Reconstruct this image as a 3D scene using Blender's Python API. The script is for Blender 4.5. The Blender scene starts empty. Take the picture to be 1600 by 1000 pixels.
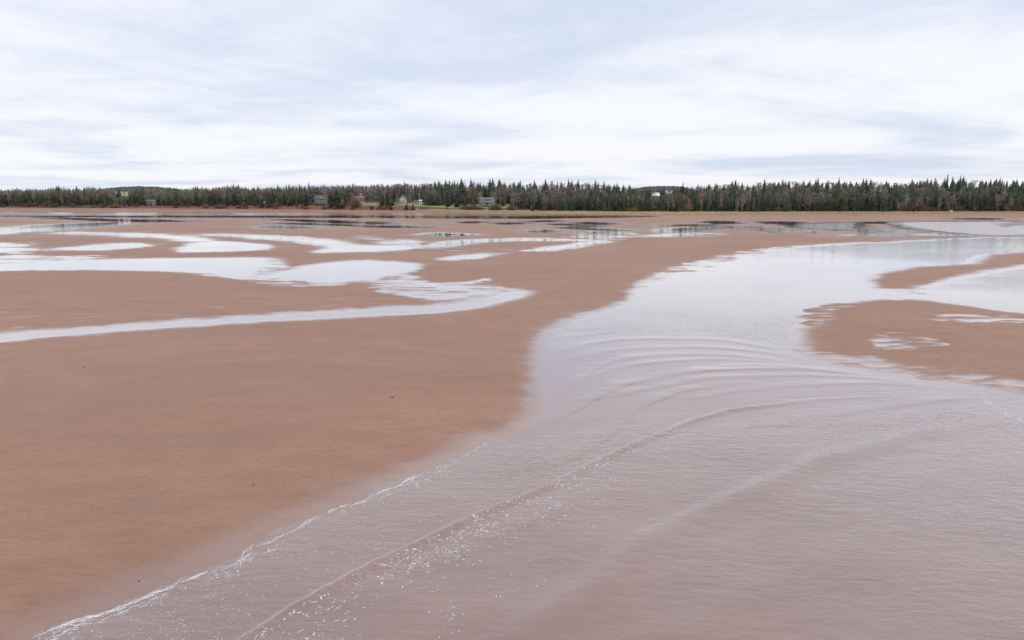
import bpy, math, random
import numpy as np
from mathutils import Vector, Matrix

random.seed(7); rng = np.random.default_rng(7)
sc = bpy.context.scene
col = sc.collection

# ------------------------------------------------------------------ camera
FPX = 1600 * 24.0 / 36.0
CAM_H = 12.0
HORIZON = 306.0
PITCH = math.atan((500 - HORIZON) / FPX)
cam = bpy.data.cameras.new('camera'); cam.lens = 24.0; cam.sensor_width = 36.0
cam.clip_start = 0.5; cam.clip_end = 20000
camo = bpy.data.objects.new('camera', cam); col.objects.link(camo)
camo.location = (0, 0, CAM_H); camo.rotation_euler = (math.pi/2 - PITCH, 0, 0)
sc.camera = camo

# ------------------------------------------------------------------ sky and light
SX, SY = 2.6, -0.1
SUN_EL, SUN_AZ = math.radians(48), math.radians(115)       # azimuth from +Y towards +X
w = bpy.data.worlds.new('World'); sc.world = w; w.use_nodes = True
nt = w.node_tree; nt.nodes.clear()
def wn(t, **k):
    n = nt.nodes.new(t)
    for a, b in k.items(): setattr(n, a, b)
    return n
out = wn('ShaderNodeOutputWorld')
sky = wn('ShaderNodeTexSky', sky_type='NISHITA', sun_disc=False)
sky.sun_elevation = SUN_EL; sky.sun_rotation = SUN_AZ; sky.air_density = 1.0; sky.dust_density = 1.5
bg_sky = wn('ShaderNodeBackground'); bg_sky.inputs['Strength'].default_value = 0.12
nt.links.new(sky.outputs[0], bg_sky.inputs['Color'])
tc = wn('ShaderNodeTexCoord'); sep = wn('ShaderNodeSeparateXYZ')
nt.links.new(tc.outputs['Generated'], sep.inputs[0])
def wm(op, a, b=None, c=None):
    n = wn('ShaderNodeMath', operation=op)
    for i, v in enumerate((a, b, c)):
        if v is None: continue
        if isinstance(v, (int, float)): n.inputs[i].default_value = v
        else: nt.links.new(v, n.inputs[i])
    return n.outputs[0]
zz = wm('ADD', wm('ABSOLUTE', sep.outputs['Z']), 0.065)
comb = wn('ShaderNodeCombineXYZ')
nt.links.new(wm('DIVIDE', sep.outputs['X'], zz), comb.inputs[0])
nt.links.new(wm('DIVIDE', sep.outputs['Y'], zz), comb.inputs[1])
def wnoise(scale, detail, rough, loc, sx=1, sy=1, dist=0.0):
    mp = wn('ShaderNodeMapping'); mp.inputs['Location'].default_value = loc
    mp.inputs['Scale'].default_value = (sx, sy, 1)
    nt.links.new(comb.outputs[0], mp.inputs[0])
    n = wn('ShaderNodeTexNoise'); n.inputs['Scale'].default_value = scale
    n.inputs['Detail'].default_value = detail; n.inputs['Roughness'].default_value = rough
    n.inputs['Distortion'].default_value = dist
    nt.links.new(mp.outputs[0], n.inputs['Vector'])
    return n.outputs['Fac']
n1 = wnoise(0.42, 4, 0.45, (SX, SY, 0.0), 0.8, 1.0, 0.5)       # broad masses
n2 = wnoise(1.5, 7, 0.58, (1.7, 5.2, 3.0), 1.0, 1.0, 0.6)    # rolls and streaks
n3 = wnoise(5.0, 6, 0.62, (4.7, 1.2, 7.0), 1.0, 1.0, 0.8)    # fine cloud texture
dens = wm('ADD', wm('ADD', wm('MULTIPLY', n1, 0.70), wm('MULTIPLY', n2, 0.22)), wm('MULTIPLY', n3, 0.08))
rmp = wn('ShaderNodeMapRange', interpolation_type='SMOOTHSTEP')
rmp.inputs['From Min'].default_value = 0.34; rmp.inputs['From Max'].default_value = 0.57
nt.links.new(dens, rmp.inputs['Value'])
mixc = wn('ShaderNodeMix', data_type='RGBA')
nt.links.new(rmp.outputs[0], mixc.inputs['Factor'])
mixc.inputs['A'].default_value = (0.66, 0.728, 0.885, 1)
mixc.inputs['B'].default_value = (0.94, 0.948, 1.0, 1)
bg_cl = wn('ShaderNodeBackground'); bg_cl.inputs['Strength'].default_value = 1.0
nt.links.new(mixc.outputs['Result'], bg_cl.inputs['Color'])
ms = wn('ShaderNodeMixShader'); ms.inputs[0].default_value = 0.9
nt.links.new(bg_sky.outputs[0], ms.inputs[1]); nt.links.new(bg_cl.outputs[0], ms.inputs[2])
nt.links.new(ms.outputs[0], out.inputs['Surface'])

sl = bpy.data.lights.new('sun', 'SUN'); sl.energy = 0.7; sl.angle = math.radians(30); sl.color = (1, 0.96, 0.9)
so = bpy.data.objects.new('sun', sl); col.objects.link(so); so.location = (150, -60, 150)
sd_ = Vector((math.cos(SUN_EL)*math.sin(SUN_AZ), math.cos(SUN_EL)*math.cos(SUN_AZ), math.sin(SUN_EL)))
so.rotation_euler = sd_.to_track_quat('Z', 'Y').to_euler()

sc.view_settings.view_transform = 'Standard'; sc.view_settings.look = 'None'
sc.view_settings.exposure = 0.08; sc.view_settings.gamma = 1.0; sc.view_settings.use_curve_mapping = False
sc.render.engine = 'CYCLES'

# ------------------------------------------------------------------ survey helpers (photo pixel -> place on the ground)
CP, SP = math.cos(PITCH), math.sin(PITCH)
def ground(u, v, z=0.0):
    a, b = (u - 800) / FPX, (500 - v) / FPX
    dx, dy, dz = a, CP + b*SP, -SP + b*CP
    t = (z - CAM_H) / dz
    return (dx*t, dy*t)
def xat(u, Y, z=0.0): return (u - 800) / FPX * (Y*CP + (CAM_H - z)*SP)
def zat(v, Y):
    b = (500 - v) / FPX
    return CAM_H + Y * (-SP + b*CP) / (CP + b*SP)
def smooth(pts, closed=False, n=6):
    P = np.array(pts, float); m = len(P); outp = []
    rngi = range(m) if closed else range(m-1)
    for i in rngi:
        if closed: p0, p1, p2, p3 = P[(i-1) % m], P[i], P[(i+1) % m], P[(i+2) % m]
        else: p0, p1, p2, p3 = P[max(i-1, 0)], P[i], P[i+1], P[min(i+2, m-1)]
        for k in range(n):
            t = k/n
            outp.append(0.5*((2*p1) + (p2-p0)*t + (2*p0-5*p1+4*p2-p3)*t*t + (3*p1-p0-3*p2+p3)*t**3))
    if not closed: outp.append(P[-1])
    return np.array(outp)
def world_poly(px, closed=True, n=5):
    return np.array([ground(u, v) for u, v in smooth(px, closed, n)])

def hsh(ix, iy, seed):
    h = (ix.astype(np.int64)*374761393 + iy.astype(np.int64)*668265263 + seed*1442695041) & 0x7fffffff
    h = ((h ^ (h >> 13)) * 1274126177) & 0x7fffffff
    return ((h ^ (h >> 16)) & 0xffff) / 65535.0
def vnoise(x, y, seed=0):
    ix, iy = np.floor(x), np.floor(y); fx, fy = x-ix, y-iy
    fx = fx*fx*(3-2*fx); fy = fy*fy*(3-2*fy)
    a = hsh(ix, iy, seed); b = hsh(ix+1, iy, seed); c = hsh(ix, iy+1, seed); d = hsh(ix+1, iy+1, seed)
    return (a*(1-fx)+b*fx)*(1-fy) + (c*(1-fx)+d*fx)*fy - 0.5
def fbm(x, y, seed=0, o=4):
    s = 0; a = 1.0
    for i in range(o):
        s = s + a*vnoise(x*(2**i)+i*17.3, y*(2**i)-i*9.1, seed+i); a *= 0.55
    return s
def sstep(a, b, x):
    t = np.clip((x-a)/(b-a), 0, 1); return t*t*(3-2*t)

def seg_dist(PX, PY, poly, closed):
    """distance to a polyline, plus signed side and arc parameter"""
    m = len(poly); best = np.full(PX.shape, 1e18); side = np.zeros(PX.shape); par = np.zeros(PX.shape)
    cnt = m if closed else m-1
    for i in range(cnt):
        ax, ay = poly[i]; bx, by = poly[(i+1) % m]
        ex, ey = bx-ax, by-ay; L2 = ex*ex+ey*ey
        if L2 < 1e-12: continue
        t = np.clip(((PX-ax)*ex + (PY-ay)*ey)/L2, 0, 1)
        dx, dy = PX-ax-t*ex, PY-ay-t*ey
        d = dx*dx+dy*dy
        k = d < best
        best = np.where(k, d, best)
        side = np.where(k, np.sign(ex*dy-ey*dx), side)
        par = np.where(k, (i+t)/cnt, par)
    return np.sqrt(best), side, par
def inside(PX, PY, poly):
    r = np.zeros(PX.shape, bool); m = len(poly); j = m-1
    for i in range(m):
        xi, yi = poly[i]; xj, yj = poly[j]
        if yi != yj:
            c = ((yi > PY) != (yj > PY)) & (PX < (xj-xi)*(PY-yi)/(yj-yi)+xi)
            r ^= c
        j = i
    return r
def sdf_poly(PX, PY, poly, margin):
    o = np.full(PX.shape, 1e6)
    lo, hi = poly.min(0), poly.max(0)
    k = (PX > lo[0]-margin) & (PX < hi[0]+margin) & (PY > lo[1]-margin) & (PY < hi[1]+margin)
    if not k.any(): return o
    x, y = PX[k], PY[k]
    d, _, _ = seg_dist(x, y, poly, True)
    d = np.where(inside(x, y, poly), -d, d)
    o[k] = d
    return o

# ------------------------------------------------------------------ shore survey
XS = [-600, 0, 200, 400, 600, 800, 1000, 1200, 1600, 2200]
def DF_of(u): return np.interp(u, XS, [640, 605, 585, 560, 530, 505, 478, 475, 480, 500])    # foot of the bank
def Z0_of(u): return np.interp(u, XS, [2.0, 2.0, 1.8, 1.6, 1.2, 1.0, 0.9, 0.9, 0.9, 0.9])
def BK_of(u): return np.interp(u, [-600, 0, 150, 300, 450, 640, 700, 800, 840, 1000, 1400, 1480, 1600, 2200],
                               [2.5, 2.0, 2.0, 2.2, 3.2, 3.2, 2.2, 2.0, 1.0, 0.6, 0.6, 1.5, 3.0, 3.0])
def u_of(X, Y): return X/(Y*CP + CAM_H*SP)*FPX + 800
def land_z(X, Y):
    u = u_of(X, Y); s = Y - DF_of(u)
    z = Z0_of(u) + BK_of(u)*sstep(0, 5, s) + np.where(s < 0, 0.25*s, 0)
    rise = np.interp(u, [0, 400, 640, 800, 960, 1060, 1200, 1600], [0.06, 0.07, 0.09, 0.11, 0.10, 0.08, 0.12, 0.13])
    sp = np.maximum(s-5, 0)
    z = z + rise*np.minimum(sp, 75) - 0.03*np.clip(sp-90, 0, 150)
    z = z + 0.7*fbm(X/14.0, Y/9.0, 40, 3)*sstep(0, 4, s) + 1.2*fbm(X/60.0, Y/60.0, 44, 2)*sstep(5, 40, s)
    return z

# ------------------------------------------------------------------ water outlines, surveyed
POOLS = [
 # long thin channel on the left
 [(-200,545),(-60,530),(0,523),(130,512),(250,504),(400,492),(560,482),(690,476),(755,466),(805,455),(811,458),(800,466),(750,478),(680,487),(560,493),(400,501),(250,511),(130,520),(0,533),(-60,540),(-200,560)],
 [(392,433),(440,424),(500,414),(560,409),(620,410),(645,415),(635,423),(600,430),(560,437),(520,441),(480,440),(430,437)],
 [(-250,418),(0,413),(80,410),(200,406),(320,404),(400,404),(422,410),(415,420),(395,430),(370,432),(330,428),(290,423),(200,421),(100,421),(0,422),(-250,428)],
 [(95,389),(150,384),(195,381),(226,383),(200,387),(150,390)],
 [(294,392),(310,382),(335,378),(370,379),(400,383),(411,386),(390,391),(340,393)],
 [(110,363.5),(170,365),(230,367),(290,371),(322,376),(305,376.5),(280,373.5),(230,369.5),(170,367.2),(115,365)],
 [(335,366.5),(400,369),(470,372),(515,376.5),(545,383),(620,384),(680,380.5),(720,376.5),(760,374.5),(830,373),(870,374),(930,377.5),(860,376.5),(800,377),(730,380),(680,387),(620,391),(560,393.5),(505,394),(520,388),(500,381),(460,376),(400,372.5)],
 [(830,391),(870,386),(936,377.5),(900,385),(855,391)],
 [(698,405),(720,401),(768,396.5),(740,403),(712,406)],
 [(606,380),(622,375),(648,379),(628,382)],
 [(-200,368),(0,358),(40,354),(90,351),(190,347.5),(150,353),(90,359),(0,365),(-200,378)],
 [(60,340.5),(120,341),(180,342.5),(240,343.5),(292,345.5),(240,347),(180,346),(120,343)],
 # far channel along the bank
 [(-500,327),(-200,330),(0,331),(200,332.3),(400,332.8),(600,333.3),(700,334.2),(850,335.5),(1000,337.2),(1005,339),(900,340.5),(850,341.5),(700,341.3),(600,340.5),(400,339.8),(200,339.3),(50,338.5),(0,337),(-200,336),(-500,333)],
 [(437,342.8),(480,343.5),(530,345),(562,347.5),(540,348.8),(490,347)],
 [(570,346.5),(590,347.5),(602,349.7),(575,350.4)],
 [(437,349),(480,349),(555,351.5),(540,353),(480,351)],
 [(567,352.6),(620,353),(668,355),(620,355.8),(570,355)],
 [(415,353.3),(450,353.6),(492,355.8),(450,356.6)],
 [(664,367),(690,364.8),(738,366.8),(700,369.4)],
 [(722,347.3),(740,346.4),(758,347.5),(740,348.6)],
 [(775,349.4),(800,347.8),(816,349),(800,350.6)],
 [(829,346.2),(850,344.9),(871,345.4),(850,346.8)],
 [(856,350.5),(880,349.8),(902,350.8),(880,351.6)],
 [(907,348.5),(925,347.4),(951,350),(930,350.9)],
 [(894,352.8),(915,351.9),(934,353),(915,354.1)],
 [(869,355),(900,355),(940,357.5),(988,359.5),(940,360),(895,357.5)],
 [(825,361),(845,359.4),(868,361),(845,363)],
 [(1023,361.5),(1050,357.8),(1106,356),(1090,360.5),(1060,363.5)],
 [(1020,369.5),(1047,366.5),(1080,365),(1114,366),(1085,368.6),(1050,370)],
 [(1035,352.3),(1080,350.8),(1135,353),(1176,355),(1135,355.8),(1085,354)],
 [(1105,346.8),(1130,346),(1152,347.8),(1125,350)],
 [(1166,358),(1200,357),(1240,359.5),(1268,363),(1235,364),(1195,361)],
 [(1195,347),(1230,346.8),(1262,349.5),(1230,351.5)],
 # s-shaped channel and the wide bright pool on the right
 [(1236,353.5),(1260,350.5),(1300,348.3),(1334,348),(1338,352),(1328,356),(1345,358),(1380,360),(1425,362),(1460,366),(1506,369),(1425,370),(1325,369.3),(1362,366.5),(1372,363.5),(1340,360.5),(1280,357.5)],
 [(1332,347.6),(1400,346.8),(1500,346.4),(1600,346.6),(1900,348),(2300,352),(2300,366),(1900,370),(1700,369.5),(1600,369),(1525,366),(1475,362),(1440,359.5),(1420,356),(1405,351.5),(1370,349)],
 [(1508,342.4),(1530,341),(1545,342),(1525,343.2)],
]
SEA = [(-700,1300),(-420,1180),(-150,1080),(60,1000),(140,966),(235,925),(330,886),(430,838),(520,798),(600,765),(690,726),(765,692),(815,672),(845,640),(853,600),(850,565),(855,540),(868,518),(890,503),(925,490),(965,480),(990,468),(1000,453),(1020,438),(1055,424),(1100,412),(1150,404),(1185,397),(1220,390),(1300,383),(1400,379),(1500,374),(1600,371.8),(1800,372),(2400,374)]
TONGUES = [
 [(1900,385),(1700,388),(1600,393),(1535,397),(1515,402),(1508,409),(1480,413),(1400,418),(1368,425),(1350,434),(1347,442),(1355,450),(1385,457),(1425,458),(1455,450),(1490,439),(1540,428),(1600,420),(1700,409),(1900,400)],
 [(1383,466.5),(1330,470),(1290,480),(1262,496),(1240,510),(1231,523),(1240,540),(1270,555),(1320,568),(1400,580),(1470,590),(1540,602),(1600,612),(1800,650),(2100,690),(2300,640),(2000,540),(1700,497),(1600,487),(1560,483),(1500,475),(1440,468)],
]
STREAKS = [   # bars so flat that the water stands between their ripples: outline, level, relief
 ([(560,436),(640,428),(700,437),(770,432),(802,446),(806,456),(760,466),(690,474),(620,472),(560,458)], 0.000, 0.05),
 ([(430,470),(560,455),(690,474),(560,484),(400,494),(250,505),(0,520),(-100,500),(0,482),(200,476)], 0.066, 0.030),
 ([(-200,378),(0,378),(60,377),(80,386),(60,395),(0,399),(-200,402)], 0.000, 0.05),
 ([(-200,402),(0,399),(90,398),(175,399),(150,406),(0,411)], 0.000, 0.05),
 ([(385,433),(410,408),(450,412),(470,420),(430,430),(400,440)], 0.012, 0.05),
 ([(290,424),(400,432),(480,440),(560,440),(520,450),(400,444)], 0.022, 0.05),
 ([(1440,490),(1520,489),(1640,496),(1640,510),(1540,508),(1450,502)], 0.016, 0.05),
 ([(1330,522),(1400,518),(1490,524),(1500,546),(1420,552),(1340,545)], 0.030, 0.045),
 ([(1250,545),(1320,550),(1440,570),(1600,590),(1640,620),(1500,600),(1350,576),(1270,560)], 0.024, 0.035),
 ([(1250,500),(1270,482),(1320,470),(1350,475),(1300,490),(1270,510)], 0.045, 0.03),
 ([(1380,452),(1450,452),(1470,462),(1400,470),(1360,462)], -0.004, 0.04),
 ([(1000,452),(1040,424),(1110,404),(1200,385),(1220,392),(1120,414),(1050,432)], 0.022, 0.045),
 ([(660,378),(700,390),(800,386),(830,390),(760,398),(640,396)], 0.06, 0.04),
 ([(900,362),(960,360),(1010,368),(960,376),(880,372)], 0.004, 0.02),
 ([(560,366),(600,370),(640,374),(610,378),(540,372)], 0.035, 0.03),
]
pools_w = [world_poly(p) for p in POOLS]
sea_px = smooth(SEA, False, 5)
sea_w = np.array([ground(u, v) for u, v in sea_px] + [(1500, 120), (1500, -900), (-8, -900), (-14, -40)])
tong_w = [world_poly(p) for p in TONGUES]
streak_w = [world_poly(p) for p, _, _ in STREAKS]

def flat_z(X, Y):
    D = np.maximum(np.hypot(X, Y), 12)
    mg = 60.0
    sd = sdf_poly(X, Y, sea_w, 80.0)
    for t in tong_w: sd = np.maximum(sd, -sdf_poly(X, Y, t, 40.0))
    for p in pools_w: sd = np.minimum(sd, sdf_poly(X, Y, p, mg))
    sd = np.clip(sd, -60, 60)
    # ragged, rippled edges
    sd = sd + (0.22 + 0.0035*D)*fbm(X/2.2, Y/1.6, 3, 4) + 0.007*D*fbm(X/9, Y/7, 9, 2) + np.interp(D, [0, 60, 90, 140, 500], [0.12, 0.25, 0.45, 0.8, 2.5])*fbm(X/(0.6+0.012*D), Y/(0.25+0.006*D), 13, 3)
    k = np.minimum(0.032, 0.22*CAM_H/D)
    up = np.interp(D, [0, 60, 150, 190, 230, 500], [0.35, 0.30, 0.19, 0.15, 0.072, 0.066])
    z = np.where(sd > 0, up*(1-np.exp(-sd*k/up)), -0.35*(1-np.exp(sd*k/0.35)))
    z = z + np.where(sd > 0, 1, 0.3)*(0.010*fbm(X/0.9, Y/0.5, 21, 3) + 0.03*fbm(X/7, Y/5, 25, 3))*sstep(0, 3, np.abs(sd))
    for (px, lev, rel), p in zip(STREAKS, streak_w):
        q = -sdf_poly(X, Y, p, 4.0); q = q + np.where(q > -900, 0.035*np.mean(np.hypot(p[:, 0], p[:, 1]))*fbm(X/3.5, Y/2.0, 61, 3), 0)
        wd = min(0.06*np.mean(np.hypot(p[:, 0], p[:, 1])), 0.45*max(q.max(), 0.1))
        kk = sstep(-0.3*wd, wd, q)
        if not kk.any(): continue
        s = np.mean(np.hypot(p[:, 0], p[:, 1]))/70.0
        n = fbm(X/(2.8*s), Y/(0.75*s), 60, 4)
        z = z*(1-kk) + kk*(lev + 0.006 + rel*1.8*n)
    # beach at the far side
    u = u_of(X, np.maximum(Y, 1)); s = Y - DF_of(u)
    L = np.interp(u, XS, [50, 48, 45, 40, 35, 40, 45, 50, 60, 60])
    ramp = np.where(Y > 100, sstep(0, 1, np.clip(1+s/L, 0, 1))*Z0_of(u), 0)
    return z + ramp

# ------------------------------------------------------------------ materials
def newmat(name):
    m = bpy.data.materials.new(name); m.use_nodes = True
    t = m.node_tree; t.nodes.clear()
    o = t.nodes.new('ShaderNodeOutputMaterial'); b = t.nodes.new('ShaderNodeBsdfPrincipled')
    t.links.new(b.outputs[0], o.inputs[0])
    return m, t, b
class NB:
    def __init__(s, t): s.t = t
    def link(s, v, sock):
        if isinstance(v, bpy.types.NodeSocket): s.t.links.new(v, sock)
        else: sock.default_value = v
    def math(s, op, a, b=0.0, c=0.0, clamp=False):
        n = s.t.nodes.new('ShaderNodeMath'); n.operation = op; n.use_clamp = clamp
        s.link(a, n.inputs[0]); s.link(b, n.inputs[1]); s.link(c, n.inputs[2]); return n.outputs[0]
    def rng(s, v, a, b, c=0.0, d=1.0, smooth=True):
        n = s.t.nodes.new('ShaderNodeMapRange'); n.interpolation_type = 'SMOOTHSTEP' if smooth else 'LINEAR'
        s.link(v, n.inputs[0])
        for i, q in enumerate((a, b, c, d)): s.link(q, n.inputs[1+i])
        return n.outputs[0]
    def mix(s, f, a, b):
        n = s.t.nodes.new('ShaderNodeMix'); n.data_type = 'RGBA'
        s.link(f, n.inputs['Factor']); s.link(a, n.inputs['A']); s.link(b, n.inputs['B']); return n.outputs['Result']
    def pos(s): return s.t.nodes.new('ShaderNodeNewGeometry').outputs['Position']
    def noise(s, vec, scale, detail=4, rough=0.5, stretch=None, dist=0.0, rot=0.0):
        if stretch or rot:
            m = s.t.nodes.new('ShaderNodeMapping'); m.inputs['Scale'].default_value = stretch or (1, 1, 1)
            m.inputs['Rotation'].default_value = (0, 0, rot)
            s.t.links.new(vec, m.inputs[0]); vec = m.outputs[0]
        n = s.t.nodes.new('ShaderNodeTexNoise'); s.t.links.new(vec, n.inputs['Vector'])
        n.inputs['Scale'].default_value = scale; n.inputs['Detail'].default_value = detail
        n.inputs['Roughness'].default_value = rough; n.inputs['Distortion'].default_value = dist
        return n.outputs['Fac']
    def attr(s, name):
        n = s.t.nodes.new('ShaderNodeAttribute'); n.attribute_name = name; return n.outputs['Fac']
    def rand(s): return s.t.nodes.new('ShaderNodeObjectInfo').outputs['Random']
    def bump(s, h, strength, dist, normal=None):
        n = s.t.nodes.new('ShaderNodeBump'); s.link(strength, n.inputs['Strength']); n.inputs['Distance'].default_value = dist
        s.link(h, n.inputs['Height'])
        if normal is not None: s.t.links.new(normal, n.inputs['Normal'])
        return n.outputs[0]

def sand_material():
    m, t, b = newmat('wet_red_sand'); N = NB(t)
    p = N.pos(); sp = t.nodes.new('ShaderNodeSeparateXYZ'); t.links.new(p, sp.inputs[0])
    big = N.noise(p, 0.05, 4, 0.55, (0.5, 1, 1)); mid = N.noise(p, 0.6, 5, 0.6, (0.45, 1, 1)); fine = N.noise(p, 9, 4, 0.65, (0.5, 1.2, 1))
    grain = N.noise(p, 60, 2, 0.6)
    h = N.math('ADD', sp.outputs['Z'], N.math('MULTIPLY', N.math('SUBTRACT', mid, 0.5), 0.04))
    h = N.math('ADD', h, N.math('MULTIPLY', N.math('SUBTRACT', fine, 0.5), 0.015))
    wet = N.rng(h, 0.0, 0.074, 1.0, 0.0)
    c = N.mix(N.rng(big, 0.3, 0.7), (0.362, 0.200, 0.137, 1), (0.424, 0.243, 0.170, 1))
    c = N.mix(N.math('MULTIPLY', N.rng(mid, 0.35, 0.7), 0.45), c, (0.30, 0.166, 0.108, 1))
    pat = N.noise(p, 0.16, 6, 0.68, (0.35, 1, 1), 1.0)
    c = N.mix(N.math('MULTIPLY', N.rng(pat, 0.5, 0.66), 0.40), c, (0.30, 0.176, 0.125, 1))
    c = N.mix(N.math('MULTIPLY', N.rng(pat, 0.46, 0.32), 0.30), c, (0.45, 0.262, 0.178, 1))
    c = N.mix(N.math('MULTIPLY', N.rng(fine, 0.45, 0.7), 0.5), c, (0.25, 0.135, 0.090, 1))
    rip0 = N.noise(p, 3.2, 4, 0.62, (0.30, 1.5, 1), 0.8)
    c = N.mix(N.math('MULTIPLY', N.rng(rip0, 0.48, 0.68), 0.42), c, (0.27, 0.15, 0.105, 1))
    c = N.mix(N.math('MULTIPLY', N.rng(grain, 0.6, 0.8), 0.25), c, (0.20, 0.115, 0.085, 1))
    straw = N.math('ADD', N.attr('straw'), N.math('MULTIPLY', N.math('SUBTRACT', N.noise(p, 0.12, 4, 0.6, (0.4, 1, 1)), 0.5), 1.1))
    c = N.mix(N.rng(straw, 0.42, 0.62), c, (0.55, 0.42, 0.25, 1))
    c = N.mix(N.math('MULTIPLY', wet, 0.55), c, (0.27, 0.160, 0.125, 1))
    t.links.new(c, b.inputs['Base Color'])
    t.links.new(N.rng(wet, 0, 1, 0.55, 0.13, False), b.inputs['Roughness'])
    b.inputs['IOR'].default_value = 1.33
    t.links.new(N.rng(wet, 0.2, 1, 0.0, 1.0), b.inputs['Coat Weight']); b.inputs['Coat Roughness'].default_value = 0.08; b.inputs['Coat IOR'].default_value = 1.4
    t.links.new(N.rng(wet, 0, 1, 0.22, 0.55, False), b.inputs['Specular IOR Level'])
    rip = N.noise(p, 3.2, 4, 0.62, (0.30, 1.5, 1), 0.8)
    hh = N.math('ADD', N.math('MULTIPLY', rip, 1.5), N.math('MULTIPLY', fine, 0.5))
    st = N.math('MULTIPLY', N.rng(wet, 0, 1, 0.55, 0.10, False), 1.0)
    t.links.new(N.bump(hh, st, 0.035), b.inputs['Normal'])
    return m
def water_material():
    m, t, b = newmat('silty_water'); N = NB(t)
    p = N.pos(); ruf = N.attr('ruffle'); foam = N.attr('foam')
    mid = N.noise(p, 0.25, 4, 0.55, (0.6, 1, 1))
    c = N.mix(N.rng(mid, 0.3, 0.7), (0.275, 0.178, 0.150, 1), (0.320, 0.212, 0.180, 1))
    # lacy foam
    ln = N.noise(p, 5.5, 5, 0.65, None, 1.2); ln2 = N.noise(p, 1.1, 3, 0.5)
    lace = N.math('SUBTRACT', 1.0, N.math('MULTIPLY', N.math('ABSOLUTE', N.math('SUBTRACT', ln, 0.5)), 14.0))
    lace = N.math('ADD', lace, N.math('MULTIPLY', N.math('SUBTRACT', ln2, 0.5), 1.6))
    fm = N.rng(N.math('ADD', N.math('MULTIPLY', foam, 1.6), N.math('MULTIPLY', lace, 0.5)), 1.15, 1.45)
    fm = N.math('MULTIPLY', fm, N.rng(foam, 0.02, 0.25), clamp=True)
    c = N.mix(fm, c, (0.78, 0.76, 0.76, 1))
    t.links.new(c, b.inputs['Base Color'])
    rw = N.rng(ruf, 0.5, 1.0, 0.045, 0.30); t.links.new(N.math('MAXIMUM', N.rng(fm, 0, 1, 0.045, 0.7, False), rw), b.inputs['Roughness'])
    t.links.new(rw, b.inputs['Coat Roughness'])
    b.inputs['IOR'].default_value = 1.333
    b.inputs['Coat Weight'].default_value = 1.0; b.inputs['Coat Roughness'].default_value = 0.03; b.inputs['Coat IOR'].default_value = 1.45
    r1 = N.noise(p, 1.0, 3, 0.55, (1.5, 3.4, 1), 0.5, 0.12); r2 = N.noise(p, 1.0, 2, 0.5, (4.2, 9.0, 1), 0.4, -0.1)
    r3 = N.noise(p, 1.0, 2, 0.5, (0.25, 0.7, 1), 0.3, 0.2)
    hh = N.math('ADD', N.math('ADD', N.math('MULTIPLY', r1, 1.0), N.math('MULTIPLY', r2, 0.28)), N.math('MULTIPLY', r3, 0.35))
    bn = N.bump(hh, N.math('MINIMUM', ruf, 0.5), 0.16); t.links.new(bn, b.inputs['Normal']); t.links.new(bn, b.inputs['Coat Normal'])
    return m
def simple(name, c1, c2, scale=1.0, rough=0.8, detail=4, obj_rand=0.0, stretch=None, bump=0.0):
    m, t, b = newmat(name); N = NB(t)
    n = N.noise(N.pos(), scale, detail, 0.6, stretch)
    c = N.mix(N.rng(n, 0.3, 0.7), tuple(c1)+(1,), tuple(c2)+(1,))
    if obj_rand:
        hs = t.nodes.new('ShaderNodeHueSaturation'); t.links.new(c, hs.inputs['Color'])
        t.links.new(N.rng(N.rand(), 0, 1, 1-obj_rand, 1+obj_rand, False), hs.inputs['Value'])
        t.links.new(N.rng(N.rand(), 0, 1, 0.47, 0.53, False), hs.inputs['Hue'])
        c = hs.outputs[0]
    t.links.new(c, b.inputs['Base Color']); b.inputs['Roughness'].default_value = rough
    b.inputs['Specular IOR Level'].default_value = 0.3
    if bump: t.links.new(N.bump(n, 0.6, bump), b.inputs['Normal'])
    return m
def tint_material(name, cols):
    m, t, b = newmat(name); N = NB(t)
    r = t.nodes.new('ShaderNodeValToRGB'); e = r.color_ramp.elements
    while len(e) < len(cols): e.new(0.5)
    for i, cc in enumerate(cols): e[i].position = i/(len(cols)-1); e[i].color = tuple(cc)+(1,)
    t.links.new(N.attr('tint'), r.inputs[0])
    n = N.noise(N.pos(), 0.9, 3, 0.6)
    hs = t.nodes.new('ShaderNodeHueSaturation'); t.links.new(r.outputs[0], hs.inputs['Color'])
    t.links.new(N.rng(n, 0.3, 0.7, 0.75, 1.25), hs.inputs['Value'])
    t.links.new(hs.outputs[0], b.inputs['Base Color']); b.inputs['Roughness'].default_value = 0.85
    b.inputs['Specular IOR Level'].default_value = 0.2
    return m
def rand_material(name, cols):
    m, t, b = newmat(name); N = NB(t)
    r = t.nodes.new('ShaderNodeValToRGB'); e = r.color_ramp.elements
    while len(e) < len(cols): e.new(0.5)
    for i, cc in enumerate(cols): e[i].position = i/(len(cols)-1); e[i].color = tuple(cc)+(1,)
    t.links.new(N.rand(), r.inputs[0])
    n = N.noise(N.pos(), 0.9, 3, 0.6)
    hs = t.nodes.new('ShaderNodeHueSaturation'); t.links.new(r.outputs[0], hs.inputs['Color'])
    t.links.new(N.rng(n, 0.3, 0.7, 0.75, 1.25), hs.inputs['Value'])
    t.links.new(hs.outputs[0], b.inputs['Base Color']); b.inputs['Roughness'].default_value = 0.85
    b.inputs['Specular IOR Level'].default_value = 0.2
    return m
SPRUCE_COLS = [(0.058, 0.080, 0.056), (0.112, 0.120, 0.066), (0.056, 0.084, 0.070), (0.140, 0.132, 0.076), (0.080, 0.104, 0.070), (0.052, 0.074, 0.058)]
BARE_COLS = [(0.26, 0.22, 0.20), (0.33, 0.29, 0.27), (0.28, 0.205, 0.185), (0.35, 0.305, 0.27), (0.24, 0.185, 0.175)]
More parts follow.
